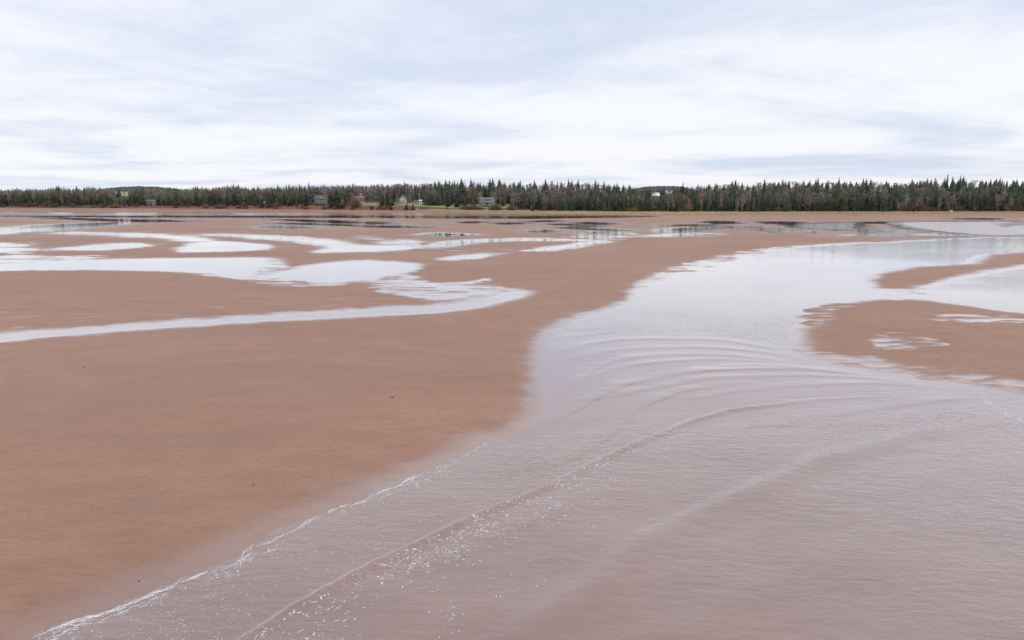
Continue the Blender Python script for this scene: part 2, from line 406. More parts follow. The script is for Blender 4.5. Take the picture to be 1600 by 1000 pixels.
M = dict(
 sand=sand_material(), water=water_material(),
 spruce=rand_material('spruce_needles', SPRUCE_COLS), spruce_stuff=tint_material('spruce_needles_wood', SPRUCE_COLS),
 bark=simple('bark', (0.10, 0.08, 0.07), (0.17, 0.14, 0.12), 3),
 twig=rand_material('bare_twigs', BARE_COLS), twig_stuff=tint_material('bare_twigs_wood', BARE_COLS),
 birch=simple('pale_bark', (0.42, 0.38, 0.35), (0.55, 0.52, 0.48), 2),
 shrub=rand_material('shrub_twigs', [(0.19, 0.13, 0.11), (0.24, 0.20, 0.17), (0.17, 0.10, 0.085), (0.22, 0.16, 0.12)]),
 shrub_orange=simple('shrub_orange', (0.23, 0.13, 0.075), (0.30, 0.19, 0.11), 2),
 foam=simple('foam', (0.72, 0.70, 0.70), (0.86, 0.85, 0.86), 20, 0.6),
 grass=simple('dry_marsh_grass', (0.50, 0.39, 0.21), (0.60, 0.49, 0.29), 0.3, 0.9),
 hay=simple('hay_field', (0.34, 0.30, 0.12), (0.42, 0.38, 0.17), 0.2, 0.9),
 blue_grey=simple('blue_grey_siding', (0.22, 0.225, 0.26), (0.28, 0.285, 0.32), 1.5, 0.6),
 red=simple('red_siding', (0.36, 0.10, 0.075), (0.42, 0.13, 0.095), 1.5, 0.6),
 grey=simple('grey_shingle', (0.20, 0.205, 0.21), (0.27, 0.27, 0.28), 1.5, 0.75),
 conc=simple('grey_block', (0.38, 0.38, 0.39), (0.46, 0.46, 0.47), 1.5, 0.8),
 cream=simple('cream_siding', (0.55, 0.50, 0.40), (0.63, 0.58, 0.47), 1.5, 0.7),
 white=simple('white_paint', (0.74, 0.74, 0.76), (0.82, 0.82, 0.84), 1.5, 0.5),
 roof_dark=simple('dark_roof', (0.10, 0.105, 0.12), (0.15, 0.15, 0.17), 2, 0.7),
 roof_blue=simple('blue_roof', (0.14, 0.155, 0.21), (0.18, 0.20, 0.26), 2, 0.5),
 roof_red=simple('red_roof', (0.30, 0.11, 0.085), (0.36, 0.14, 0.11), 2, 0.7),
 roof_white=simple('white_metal_roof', (0.82, 0.83, 0.86), (0.88, 0.88, 0.9), 2, 0.35),
 pane=simple('window_glass', (0.03, 0.035, 0.045), (0.05, 0.055, 0.065), 2, 0.06),
 wood=simple('weathered_wood', (0.36, 0.30, 0.24), (0.46, 0.40, 0.33), 2, 0.8),
 pale_wood=simple('pale_wood', (0.50, 0.46, 0.42), (0.60, 0.56, 0.52), 2, 0.8),
 rock=simple('pale_rock', (0.50, 0.46, 0.42), (0.62, 0.58, 0.54), 3, 0.85, bump=0.05),
 weed=simple('dark_seaweed', (0.03, 0.022, 0.018), (0.06, 0.045, 0.035), 10, 0.5),
 hill=simple('far_wooded_hill', (0.040, 0.058, 0.062), (0.065, 0.080, 0.080), 0.05, 0.95),
)
def land_material():
    m, t, b = newmat('shore_land'); N = NB(t); p = N.pos()
    n = N.noise(p, 0.25, 5, 0.6); n2 = N.noise(p, 0.9, 4, 0.6)
    floor = N.mix(N.rng(n, 0.35, 0.65), (0.075, 0.060, 0.045, 1), (0.13, 0.105, 0.07, 1))
    red = N.mix(N.rng(n2, 0.3, 0.7), (0.20, 0.075, 0.05, 1), (0.30, 0.125, 0.085, 1))
    red = N.mix(N.math('MULTIPLY', N.rng(n, 0.5, 0.62), 0.7), red, (0.12, 0.085, 0.06, 1))
    lawn = N.mix(N.rng(n2, 0.3, 0.7), (0.24, 0.26, 0.08, 1), (0.38, 0.35, 0.13, 1))
    c = N.mix(N.rng(N.attr('lawn'), 0.3, 0.6), floor, lawn)
    c = N.mix(N.rng(N.math('ADD', N.attr('bank'), N.math('MULTIPLY', N.math('SUBTRACT', n, 0.5), 0.8)), 0.35, 0.6), c, red)
    dry = N.mix(N.rng(n2, 0.3, 0.7), (0.40, 0.27, 0.16, 1), (0.50, 0.37, 0.22, 1))
    c = N.mix(N.rng(N.attr('dry'), 0.3, 0.7), c, dry)
    t.links.new(c, b.inputs['Base Color']); b.inputs['Roughness'].default_value = 0.9
    t.links.new(N.bump(n2, 0.7, 0.4), b.inputs['Normal'])
    return m
M['land'] = land_material()

# ------------------------------------------------------------------ mesh helpers
def mesh_from(name, V, F, mat, smooth_=False):
    me = bpy.data.meshes.new(name)
    V = np.asarray(V, np.float32); F = np.asarray(F, np.int32)
    me.vertices.add(len(V)); me.vertices.foreach_set('co', V.ravel())
    k = F.shape[1]
    me.loops.add(F.size); me.loops.foreach_set('vertex_index', F.ravel())
    me.polygons.add(len(F)); me.polygons.foreach_set('loop_start', np.arange(len(F), dtype=np.int32)*k)
    if smooth_: me.polygons.foreach_set('use_smooth', np.ones(len(F), bool))
    me.update(calc_edges=True)
    me.materials.append(mat)
    return me
def add_attr(me, name, arr, domain='POINT'):
    a = me.attributes.new(name, 'FLOAT', domain); a.data.foreach_set('value', np.asarray(arr, np.float32))
def link(name, me, parent=None):
    o = bpy.data.objects.new(name, me); col.objects.link(o)
    if parent: o.parent = parent
    return o
def tag(o, label=None, cat=None, group=None, kind=None):
    if label: o['label'] = label
    if cat: o['category'] = cat
    if group: o['group'] = group
    if kind: o['kind'] = kind
    return o
def empty(name, loc, rz=0.0):
    o = bpy.data.objects.new(name, None); col.objects.link(o); o.location = loc; o.rotation_euler = (0, 0, rz)
    o.empty_display_size = 0.5
    return o
def grid_faces(nr, nc):
    i = np.arange((nr-1)*(nc-1)); r, c = i//(nc-1), i % (nc-1)
    a = r*nc+c
    return np.stack([a, a+1, a+nc+1, a+nc], 1)
class MB:
    """collects shapes for one mesh"""
    def __init__(s): s.V = []; s.F = []
    def poly(s, vs, fs):
        k = len(s.V); s.V += [tuple(v) for v in vs]; s.F += [tuple(i+k for i in f) for f in fs]; return s
    def box(s, x0, y0, z0, x1, y1, z1):
        return s.poly([(x0,y0,z0),(x1,y0,z0),(x1,y1,z0),(x0,y1,z0),(x0,y0,z1),(x1,y0,z1),(x1,y1,z1),(x0,y1,z1)],
                      [(0,3,2,1),(4,5,6,7),(0,1,5,4),(1,2,6,5),(2,3,7,6),(3,0,4,7)])
    def bar(s, a, b, r0, r1=None, n=5):
        r1 = r0 if r1 is None else r1
        a, b = Vector(a), Vector(b); d = (b-a).normalized()
        x = d.orthogonal().normalized(); y = d.cross(x)
        vs = [a+(x*math.cos(2*math.pi*i/n)+y*math.sin(2*math.pi*i/n))*r0 for i in range(n)]
        vs += [b+(x*math.cos(2*math.pi*i/n)+y*math.sin(2*math.pi*i/n))*r1 for i in range(n)]
        return s.poly(vs, [(i, (i+1) % n, n+(i+1) % n, n+i) for i in range(n)] + [tuple(range(n-1, -1, -1)), tuple(range(n, 2*n))])
    def ribbon(s, a, b, w0, w1=0.0):
        a, b = Vector(a), Vector(b); d = b-a
        sd = d.cross(Vector((random.uniform(-1,1), random.uniform(-1,1), random.uniform(-1,1)))).normalized()
        return s.poly([a-sd*w0, a+sd*w0, b+sd*max(w1, .008), b-sd*max(w1, .008)], [(0,1,2,3)])
    def mesh(s, name, mat):
        me = bpy.data.meshes.new(name); me.from_pydata([tuple(v) for v in s.V], [], s.F); me.update(); me.materials.append(mat); return me
    def build(s, name, mat, parent=None): return link(name, s.mesh(name, mat), parent)

# ------------------------------------------------------------------ tidal flat
def rows_for(v_list, extra_near, extra_far):
    ys = [ground(800, v)[1] for v in v_list]
    return np.array(sorted(set(extra_near + ys + extra_far)))
def fan(ys, us):
    Y = np.repeat(ys[:, None], len(us), 1)
    half = np.maximum(np.abs(ys)*1.0 + 3.0, 14.0)
    X = half[:, None]*us[None, :]
    return X, Y
def outer(u0, n=10, k=1.35):
    r = []; v = u0; st = 0.02
    for _ in range(n): st *= 1.7; v += st; r.append(v)
    return r
vv = list(np.arange(324, 560, 0.8)) + list(np.arange(560, 1010, 2.0))
ys = rows_for(vv, [-900, -300, -100, -40, -15, 0, 8, 12, 14, 15.5], [700, 760])
ui = np.linspace(-0.92, 0.92, 960); uo = outer(0.92, 9)
us = np.array([-q for q in reversed(uo)] + list(ui) + uo)
X, Y = fan(ys, us)
Z = flat_z(X.ravel(), Y.ravel())
Vt = np.stack([X.ravel(), Y.ravel(), Z], 1)
me = mesh_from('tidal_sand_flat', Vt, grid_faces(*X.shape), M['sand'], True)
_u = u_of(X.ravel(), np.maximum(Y.ravel(), 1)); _s = Y.ravel() - DF_of(_u)
GW = ([600, 690, 830, 960, 1100, 1500, 1600, 1660], [4, 16, 34, 40, 40, 26, 10, 0])
add_attr(me, 'straw', sstep(0, 1, 1 + _s/np.maximum(np.interp(_u, *GW, 0.1, 0.1), 0.1)*0.75)*(Y.ravel() > 300)*sstep(600, 700, _u)*sstep(1680, 1600, _u))
flat = link('tidal_sand_flat', me)
tag(flat, 'wide reddish brown wet sand flat with shallow bars', kind='structure')

# ------------------------------------------------------------------ water sheet with wavelets
#  crest line (photo survey), height, front width, back width
CRESTS = [   # the two long breaking lines, then wavelets that steepen towards the sea
 ([(330,1030),(380,1000),(450,955),(560,893),(640,855),(720,815),(800,782),(875,750),(950,712),(1025,680),(1070,662),(1120,647),(1145,641),(1200,634),(1275,624),(1375,620),(1500,616)], 0.10, 0.13, 0.30),
 ([(700,1050),(820,980),(925,910),(1000,850),(1075,810),(1150,777),(1225,745),(1275,720),(1350,700),(1450,675),(1550,660),(1650,645)], 0.13, 0.50, 0.9),
 ([(875,622),(907,602),(912,592),(932,575),(965,564),(1020,556),(1080,554),(1150,557),(1225,565),(1275,574)], 0.060, 0.9, 0.22),
 ([(890,606),(917,592),(950,580),(1000,570),(1060,564),(1125,562),(1200,566),(1300,577)], 0.050, 0.8, 0.22),
 ([(830,672),(875,652),(925,627),(955,612),(975,602),(1010,595),(1050,586),(1100,580),(1175,577),(1250,578),(1325,582),(1400,589)], 0.075, 1.0, 0.22),
 ([(905,634),(922,625),(960,620),(1000,611),(1040,604),(1080,595),(1120,589),(1180,586)], 0.050, 0.8, 0.20),
 ([(850,735),(865,727),(900,715),(935,692),(965,670),(990,645),(1005,635),(1040,622),(1065,612),(1100,607),(1150,600),(1230,596)], 0.080, 1.0, 0.20),
 ([(1190,672),(1240,660),(1300,650),(1375,637),(1475,625),(1530,620)], 0.05, 1.0, 0.35),
 ([(866,552),(890,546),(925,537),(975,531),(1050,530),(1125,532),(1190,542),(1235,550)], 0.045, 0.9, 0.25),
 ([(862,572),(900,560),(960,548),(1040,543),(1130,545),(1220,556)], 0.030, 0.8, 0.25),
 ([(860,531),(920,523),(1010,517),(1110,516),(1200,522)], 0.028, 0.9, 0.28),
 ([(1060,598),(1150,590),(1260,587),(1360,592),(1450,602)], 0.035, 0.8, 0.2),
 ([(1080,626),(1150,612),(1260,602),(1380,600),(1480,608)], 0.040, 0.8, 0.2),
 ([(1000,548),(1090,543),(1180,549),(1260,562)], 0.028, 0.7, 0.25),
 ([(1110,572),(1200,571),(1290,580),(1380,590)], 0.032, 0.7, 0.22),
 ([(640,905),(720,865),(800,828),(900,785),(980,750)], 0.03, 0.6, 0.3),
 ([(1505,462),(1525,452),(1550,443),(1600,436),(1660,430)], 0.05, 1.2, 0.35),
 ([(1512,462),(1535,466),(1570,473),(1640,484)], 0.05, 1.2, 0.35),
 ([(1470,462),(1490,452),(1530,440),(1600,429)], 0.04, 1.2, 0.35),
 ([(1540,468),(1560,458),(1600,450),(1660,446)], 0.05, 1.2, 0.35),
 ([(1000,1040),(1120,960),(1260,890),(1420,830),(1600,780)], 0.05, 0.8, 1.2),
 ([(1300,1040),(1420,960),(1560,900),(1700,860)], 0.04, 0.8, 1.2),
]
crest_w = [(world_poly(c, False, 6), a*(1.0 if i < 2 else 0.78), f, b) for i, (c, a, f, b) in enumerate(CRESTS)]
def ridge(X, Y, line, A, wf, wb):
    o = np.zeros(X.shape); lo, hi = line.min(0), line.max(0); mg = 4*max(wf, wb)
    k = (X > lo[0]-mg) & (X < hi[0]+mg) & (Y > lo[1]-mg) & (Y < hi[1]+mg)
    if not k.any(): return o
    x, y = X[k], Y[k]
    wob = 0.12*fbm(x/1.3, y/1.3, 77, 3)
    d, s, t = seg_dist(x, y, line, False); d = d*s + wob
    D = np.hypot(x, y); f = np.maximum(wf, 0.0045*D); bk = np.maximum(wb, 0.0050*D)
    h = np.where(d > 0, np.exp(-(d/f)**2), np.exp(-(d/bk)**2))
    tap = sstep(0, 0.16, t)*sstep(0, 0.30, 1-t)*(0.9+0.7*fbm(x/3.5, y/3.5, 78, 2))
    o[k] = A*h*tap
    return o
def water_z(X, Y):
    z = np.zeros(X.shape)
    for c in crest_w: z = z + ridge(X, Y, *c)
    near = sstep(70, 25, np.hypot(X, Y))
    z = z + near*(0.012*fbm(X/1.1, Y/0.45, 90, 2) + 0.02*fbm(X/5, Y/2.2, 95, 2))
    return z
swash_px = [(-150,1080),(60,1000),(100,982),(140,966),(190,945),(235,925),(280,905),(330,886),(375,868),(430,838),(480,814),(520,798),(560,783),(600,765),(640,748),(690,726),(730,709),(770,693),(810,682)]
swash_w = world_poly(swash_px, False, 9)
_d = np.gradient(swash_w, axis=0); _d /= np.linalg.norm(_d, axis=1)[:, None]
swash_w = swash_w + np.stack([-_d[:, 1], _d[:, 0]], 1)*(0.55*fbm(swash_w[:, 0]/1.6, swash_w[:, 1]/1.6, 71, 3))[:, None]
surf_w = crest_w[0][0]
fo_w = world_poly([(1525,608),(1540,622),(1555,638),(1580,652),(1600,660)], False, 5)
ys = rows_for(list(np.arange(326, 500, 4.0)) + list(np.arange(500, 1005, 0.9)), [-900, -300, -100, -40, -15, 0, 8, 12, 14, 15.5], [640])
ui = np.linspace(-0.80, 0.88, 900); uo = outer(0.90, 9)
us = np.array([-q for q in reversed(uo)] + list(ui) + uo)
X, Y = fan(ys, us); Xr, Yr = X.ravel(), Y.ravel()
Zw = water_z(Xr, Yr)
d1, s1, _ = seg_dist(Xr, Yr, swash_w, False)
d2, s2, t2 = seg_dist(Xr, Yr, surf_w, False)
d3, _, _ = seg_dist(Xr, Yr, fo_w, False)
q1 = d1*s1                                                     # positive towards the sand
fmod = 0.55 + 0.9*fbm(Xr/2.5, Yr/2.5, 72, 2)
foam = np.exp(-((q1-0.02)/0.07)**2)*0.8*fmod + 0.40*fmod*np.exp(-((q1+0.40)/0.22)**2)
q2 = d2*s2
foam = np.maximum(foam, (0.42*np.exp(-((q2-0.05)/0.06)**2) + 0.22*np.exp(-((q2+0.7)/0.55)**2))*sstep(0.62, 0.5, t2))
foam = np.maximum(foam, 0.55*np.exp(-(d3/0.35)**2))
Dr = np.hypot(Xr, Yr)
ruf = np.interp(Yr + 6*fbm(Xr/40, Yr/20, 34, 2), [0, 30, 45, 60, 85, 120, 200, 418, 432, 600], [0.42, 0.42, 0.30, 0.17, 0.08, 0.05, 0.03, 0.02, 0.9, 0.9])
ruf = np.where(Xr > 60, np.maximum(ruf, 0.12*sstep(50, 90, Xr)*(Dr < 300)), ruf)
ruf = ruf*(0.8+0.8*fbm(Xr/18, Yr/10, 33, 3))
for zp, rv in (([(1395,346),(1600,345),(2300,348),(2300,368),(1600,370),(1480,364),(1420,357)], 1.1), ([(1250,347),(1345,346),(1345,353),(1300,356),(1260,355)], 0.9), ([(1410,362),(1520,366),(1520,371),(1400,371)], 0.9),
               ([(1215,384),(1400,374),(1600,370),(2300,370),(2300,386),(1600,390),(1500,396),(1300,396)], 0.12), ([(1440,440),(1700,410),(1700,500),(1450,470)], 0.2)):
    zq = -sdf_poly(Xr, Yr, world_poly(zp), 10.0)
    kz = sstep(-4, 10, zq)
    ruf = ruf*(1-kz) + rv*(0.8+0.8*fbm(Xr/18, Yr/10, 35, 3))*kz
calm = sstep(0.0, 2.5, -q1)*0.5+0.5
ruf = np.clip(ruf*np.where(Dr < 60, calm, 1), 0.0, 1.5)
me = mesh_from('sea_water', np.stack([Xr, Yr, Zw], 1), grid_faces(*X.shape), M['water'], True)
add_attr(me, 'foam', foam); add_attr(me, 'ruffle', ruf)
sea = link('tidal_water', me); tag(sea, 'shallow silty water in the channel, pools and sea', kind='structure')

# ------------------------------------------------------------------ foam flakes
fv, ff = [], []
def flakes(n, fn):
    for _ in range(n):
        r = fn()
        if r is None: continue
        x, y, s = r
        k = len(fv); m = 7; a0 = random.uniform(0, 6.28); el = random.uniform(1.3, 4.2); ca, sa = math.cos(a0), math.sin(a0)
        bend = random.uniform(-0.4, 0.4)
        fv.append((x, y, 0.010))
        for i in range(m):
            a = 2*math.pi*i/m; rr = 1.35*s*random.uniform(0.6, 1.2)
            px, py = rr*el*math.cos(a), rr*math.sin(a)
            py += bend*px*px/max(s*el, 1e-3)
            fv.append((x+px*ca-py*sa, y+px*sa+py*ca, 0.0))
        for i in range(m): ff.append((k, k+1+i, k+1+(i+1) % m))
def along(line, t0, t1):
    m = len(line)-1; t = random.uniform(t0, t1)*m; i = min(int(t), m-1); f = t-i
    p = line[i]*(1-f)+line[i+1]*f; d = line[min(i+1, m)]-line[i]; d = d/np.linalg.norm(d)
    return p, np.array([-d[1], d[0]]), t/m
def band(line, t0, t1, lo, hi, s0, s1, power=1.0, clump=0.0, seed=0):
    def f():
        p, nrm, t = along(line, t0, t1)
        q = p - nrm*(lo + (hi-lo)*random.random()**power)
        if clump and vnoise(np.array([q[0]/clump]), np.array([q[1]/clump]), seed)[0] < 0.02: return None
        return q[0], q[1], random.uniform(s0, s1)*random.choice((0.6, 0.8, 1, 1.5))
    return f
def strand(p, dirv, L, w_, wig=0.9):
    n_ = max(4, int(L/0.035)); x, y = p; a = math.atan2(dirv[1], dirv[0]); k = len(fv); hdg = a
    ph = random.uniform(0, 50)
    for i in range(n_+1):
        t = i/n_; ww = w_*math.sin(math.pi*min(max(t, .06), .94))**0.5*random.uniform(0.25, 1.3)
        nx, ny = -math.sin(hdg), math.cos(hdg)
        fv.append((x+nx*ww, y+ny*ww, 0.0)); fv.append((x-nx*ww, y-ny*ww, 0.0))
        hdg = a + wig*math.sin(ph+t*L*9) + random.gauss(0, 0.45*wig)
        x += math.cos(hdg)*L/n_; y += math.sin(hdg)*L/n_
    for i in range(n_):
        q = k+2*i; ff.append((q, q+1, q+3)); ff.append((q, q+3, q+2))
def strands(n, line, t0, t1, lo, hi, L0, L1, w0, w1, power=1.0, clump=0.0, seed=0, turn=0.15, wig=0.9):
    for _ in range(n):
        p, nrm, t = along(line, t0, t1); q = p - nrm*(lo+(hi-lo)*random.random()**power)
        if clump and vnoise(np.array([q[0]/clump]), np.array([q[1]/clump]), seed)[0] < 0.0: continue
        a = math.atan2(-nrm[0], nrm[1]) + random.gauss(0, turn)
        sc_ = 0.6 + 0.8*random.random()
        strand(q, (math.cos(a), math.sin(a)), random.uniform(L0, L1), random.uniform(w0, w1)*sc_, wig)
strands(190, swash_w, 0.05, 0.96, -0.02, 0.03, 0.3, 0.9, 0.006, 0.016, turn=0.04, wig=0.35)
strands(70, swash_w, 0.05, 0.95, -0.02, 0.04, 0.2, 0.6, 0.004, 0.012, turn=0.06, wig=0.4)
strands(110, swash_w, 0.05, 0.75, 0.30, 0.45, 0.15, 0.5, 0.006, 0.016, 1.0, 1.2, 9, turn=0.1, wig=0.5)
strands(260, swash_w, 0.05, 0.88, 0.12, 0.75, 0.12, 0.6, 0.006, 0.018, 1.2, 0.9, 5, 0.2)
strands(560, surf_w, 0.0, 0.33, 0.15, 1.5, 0.06, 0.22, 0.008, 0.019, 1.1, 0.6, 6, 0.5)
strands(560, surf_w, 0.25, 0.60, 0.15, 2.0, 0.06, 0.24, 0.010, 0.022, 1.5, 0.6, 7, 0.5)
strands(90, surf_w, 0.05, 0.60, 1.0, 5.0, 0.08, 0.3, 0.005, 0.010, 1.2, 1.2, 8, 0.6)
strands(60, fo_w, 0.0, 1.0, -0.25, 0.3, 0.2, 0.7, 0.012, 0.03, turn=0.3)
flakes(1200, band(swash_w, 0.04, 0.95, -0.04, 0.6, 0.003, 0.008, 1.5, 0.5, 4))
flakes(3200, band(swash_w, 0.04, 0.98, 0.3, 5.0, 0.003, 0.007))
flakes(1400, band(surf_w, 0.0, 0.33, 0.15, 1.8, 0.0045, 0.011, 1.1, 0.4, 6))
flakes(1400, band(surf_w, 0.25, 0.60, 0.15, 2.6, 0.005, 0.012, 1.4, 0.4, 7))
flakes(900, band(surf_w, 0.05, 0.60, 0.5, 5.0, 0.005, 0.010, 1.2, 0.9, 8))
flakes(600, band(surf_w, 0.0, 0.60, -2.0, -0.1, 0.003, 0.006, 1.0, 0.8, 9))
flakes(160, band(fo_w, 0.0, 1.0, -0.5, 0.6, 0.006, 0.014, 1.0, 0.5, 3))
fv = np.array(fv); fv[:, 2] += water_z(fv[:, 0], fv[:, 1]) + 0.006
foam_o = link('sea_foam', mesh_from('sea_foam', fv, ff, M['foam']))
tag(foam_o, 'white foam flakes strewn along the breaking wavelets', 'foam', kind='stuff')

# ------------------------------------------------------------------ shore land
ss = np.concatenate([[-8, -4, -2, -1], np.arange(0, 8, 0.8), np.arange(8, 100, 3), [105, 115, 130, 150, 180, 220, 280, 400, 600, 1000, 2500]])
uu = np.concatenate([[-3000, -1800, -1200, -900, -700], np.arange(-600, 2201, 5), [2400, 2700, 3200, 4200]])
U, S = np.meshgrid(uu, ss)
Yl = DF_of(U) + S
Xl = (U-800)/FPX*(Yl*CP + CAM_H*SP)
Zl = land_z(Xl.ravel(), Yl.ravel())
me = mesh_from('shore_land', np.stack([Xl.ravel(), Yl.ravel(), Zl], 1), grid_faces(*U.shape), M['land'], True)
Ur, Sr = U.ravel(), S.ravel()
lawn = sstep(563, 570, Ur)*sstep(600, 592, Ur)*sstep(4, 6, Sr)*sstep(26, 22, Sr)
lawn = np.maximum(lawn, sstep(606, 615, Ur)*sstep(835, 826, Ur)*sstep(4, 6, Sr)*sstep(30, 25, Sr))
bank = np.interp(Ur, [-600, 0, 120, 200, 300, 330, 390, 400, 470, 640, 655, 700, 830, 1440, 1490, 1600, 2200], [.3, .2, .3, .5, .6, .8, .6, .5, .9, .9, .35, .1, .1, .1, .8, .9, .9])*sstep(-3, 0, Sr)*sstep(6.0, 4.0, Sr)
dry = sstep(645, 690, Ur)*sstep(1640, 1500, Ur)*sstep(3.2, 1.5, Sr)
add_attr(me, 'lawn', lawn); add_attr(me, 'bank', bank); add_attr(me, 'dry', dry)
tag(link('shore_land', me), 'wooded shore land with red earth bank', kind='structure')

def hill(name, u0, u1, Y, vt, depth, label):
    n = 60; V = []; t = np.linspace(0, 1, n)
    for r, (dy, k) in enumerate(((0, 0), (depth*.4, .8), (depth*.6, 1), (depth, .3))):
        for i in range(n):
            u = u0+(u1-u0)*t[i]; z = zat(np.interp(t[i], np.linspace(0, 1, len(vt)), vt), Y)
            V.append((xat(u, Y+dy), Y+dy, 4 + (zat(np.interp(t[i], np.linspace(0, 1, len(vt)), vt), Y+dy)-4)*k + random.uniform(-0.9, 0.9)*(k > .5)))
    o = link(name, mesh_from(name, V, grid_faces(4, n), M['hill'])); tag(o, label, kind='structure')
hill('distant_hill', 150, 290, 1500, [297, 293.5, 291.5, 291, 291.5, 293, 297], 300, 'low dark wooded hill far behind the forest')
hill('distant_hill', 985, 1090, 1300, [296, 292, 290.5, 290.5, 292, 297], 300, 'low dark wooded hill behind the dip in the treeline')
def field(name, u0, u1, v0, v1, Y, label):
    n = 10; V = []
    for r in range(5):
        for i in range(n):
            u = u0+(u1-u0)*i/(n-1) + random.uniform(-1, 1)*(i in (0, n-1)); yy = Y+r*12
            V.append((xat(u, yy), yy, zat(v1+(v0-v1)*r/4, yy)))
    tag(link(name, mesh_from(name, V, grid_faces(5, n), M['hay'])), label, kind='structure')
field('hay_field', 181, 203, 299.5, 306, 690, 'small yellow field seen through the gap in the trees')
field('hay_field', 1038, 1050, 297.5, 302.5, 610, 'small tan clearing high in the right-hand woods')

# ------------------------------------------------------------------ tree prototypes
def spruce_meshes(i, levels, br, sub):
    R = random.uniform(0.14, 0.23); pw = random.uniform(0.62, 0.95); tr = MB(); tr.bar((0,0,0), (0,0,0.97), 0.013, 0.002, 5)
    c = MB(); low = random.uniform(0.04, 0.14)
    for l in range(levels):
        t = low + (0.985-low)*(l/(levels-1))**0.92
        r = R*((1-t)/(1-low))**pw*random.uniform(0.72, 1.15) + 0.010
        for b in range(br):
            if random.random() < 0.10: continue
            a = 2*math.pi*(b+random.random()*0.8)/br + l*0.7; rr = r*random.uniform(0.55, 1.2)
            dr = Vector((math.cos(a), math.sin(a), 0)); sd = Vector((-dr.y, dr.x, 0))
            z0 = t+0.012; z1 = t - rr*random.uniform(0.15, 0.5); wd = rr*random.uniform(0.22, 0.36)
            p0 = Vector((0,0,z0)); pm = dr*rr*0.55 + Vector((0,0,z0*0.45+z1*0.55)); p1 = dr*rr+Vector((0,0,z1))
            dn = Vector((0,0,-rr*0.50))
            c.poly([p0, pm+sd*wd+dn, p1, pm-sd*wd+dn, pm], [(0,4,1),(1,4,2),(2,4,3),(3,4,0)])
            if sub and rr > 0.05:
                for s in (-1, 1):
                    q = pm + sd*s*wd*1.3 + dr*rr*0.18 + dn*1.6
                    c.poly([pm*0.9+p0*0.1, pm+sd*s*wd*0.5+dr*rr*.2, q], [(0,1,2)])
    n_ = 7; kv = [(0,0,0.96)]; kf = []
    for j, t in enumerate((0.7, 0.4, low+0.03)):
        for q in range(n_):
            a = 2*math.pi*(q+0.5*j)/n_; rr = 0.62*R*((1-t)/(1-low))**0.82*random.uniform(0.6, 1.15)
            kv.append((math.cos(a)*rr, math.sin(a)*rr, t+random.uniform(-.03, .03)))
    for q in range(n_):
        kf.append((0, 1+q, 1+(q+1) % n_))
        for j in range(2): kf.append((1+j*n_+q, 1+(j+1)*n_+q, 1+(j+1)*n_+(q+1) % n_, 1+j*n_+(q+1) % n_))
    c.poly(kv, kf)
    c.bar((0,0,0.90), (0,0,1.0), 0.014, 0.002, 4)
    return tr, c
def bare_meshes(i, limbs, twigs, spread=0.30):
    tr, c = MB(), MB()
    lean = Vector((random.uniform(-.05,.05), random.uniform(-.05,.05), 0)); top = lean + Vector((0,0,0.92))
    tr.bar((0,0,0), lean*0.5+Vector((0,0,0.5)), 0.013, 0.009, 5); tr.bar(lean*0.5+Vector((0,0,0.5)), top, 0.009, 0.002, 4)
    tips = []
    for l in range(limbs):
        t = random.uniform(0.25, 0.88); a = random.uniform(0, 6.283)
        L = spread*(1.05-t*0.62)*random.uniform(0.65, 1.15); p = Vector((0,0,t)) + lean*t
        e = p + Vector((math.cos(a)*L*0.62, math.sin(a)*L*0.62, L*random.uniform(0.5, 0.95)))
        c.bar(p, e, 0.0055, 0.002, 3); tips.append((p, e))
    tips.append((top*0.7, top)); tips.append((top*0.6, top*0.95))
    for _ in range(twigs):
        p, e = random.choice(tips); t = random.uniform(0.15, 1.0); q = p.lerp(e, t)
        L = random.uniform(0.06, 0.15); d = Vector((random.gauss(0, .6), random.gauss(0, .6), random.uniform(0.2, 1.2))).normalized()
        c.ribbon(q, q+d*L, 0.0028, 0.0012)
    return tr, c
NSP, NBR = 9, 8
sp_hi = [tuple(mb.mesh('spruce_'+n, M[m]) for mb, n, m in zip(spruce_meshes(i, 18, 8, True), ('trunk', 'crown'), ('bark', 'spruce'))) for i in range(NSP)]
br_hi = [tuple(mb.mesh('bare_'+n, M[m]) for mb, n, m in zip(bare_meshes(i, 18, 230), ('trunk', 'crown'), ('twig', 'twig'))) for i in range(NBR)]
birch_hi = [tuple(mb.mesh('birch_'+n, M[m]) for mb, n, m in zip(bare_meshes(i, 14, 120, 0.22), ('trunk', 'crown'), ('birch', 'twig'))) for i in range(2)]
sp_lo = [spruce_meshes(i, 11, 5, False)[1] for i in range(9)]
br_lo = []
for i in range(6):
    a, b_ = bare_meshes(i, 12, 110); b_.poly(a.V, a.F); br_lo.append(b_)
def tri_np(mb):
    V = np.array([tuple(v) for v in mb.V]); F = []
    for f in mb.F:
        for i in range(1, len(f)-1): F.append((f[0], f[i], f[i+1]))
    return V, np.array(F)
sp_lo = [tri_np(m) for m in sp_lo]; br_lo = [tri_np(m) for m in br_lo]

def put_tree(name, meshes, X, Y, z, h, wscale, label, cat, group):
    o = empty(name, (X, Y, z-0.15), random.uniform(0, 6.28)); o.scale = (h*wscale, h*wscale, h)
    link('trunk', meshes[0], o); link('crown', meshes[1], o)
    tag(o, label, cat, group)
    return o

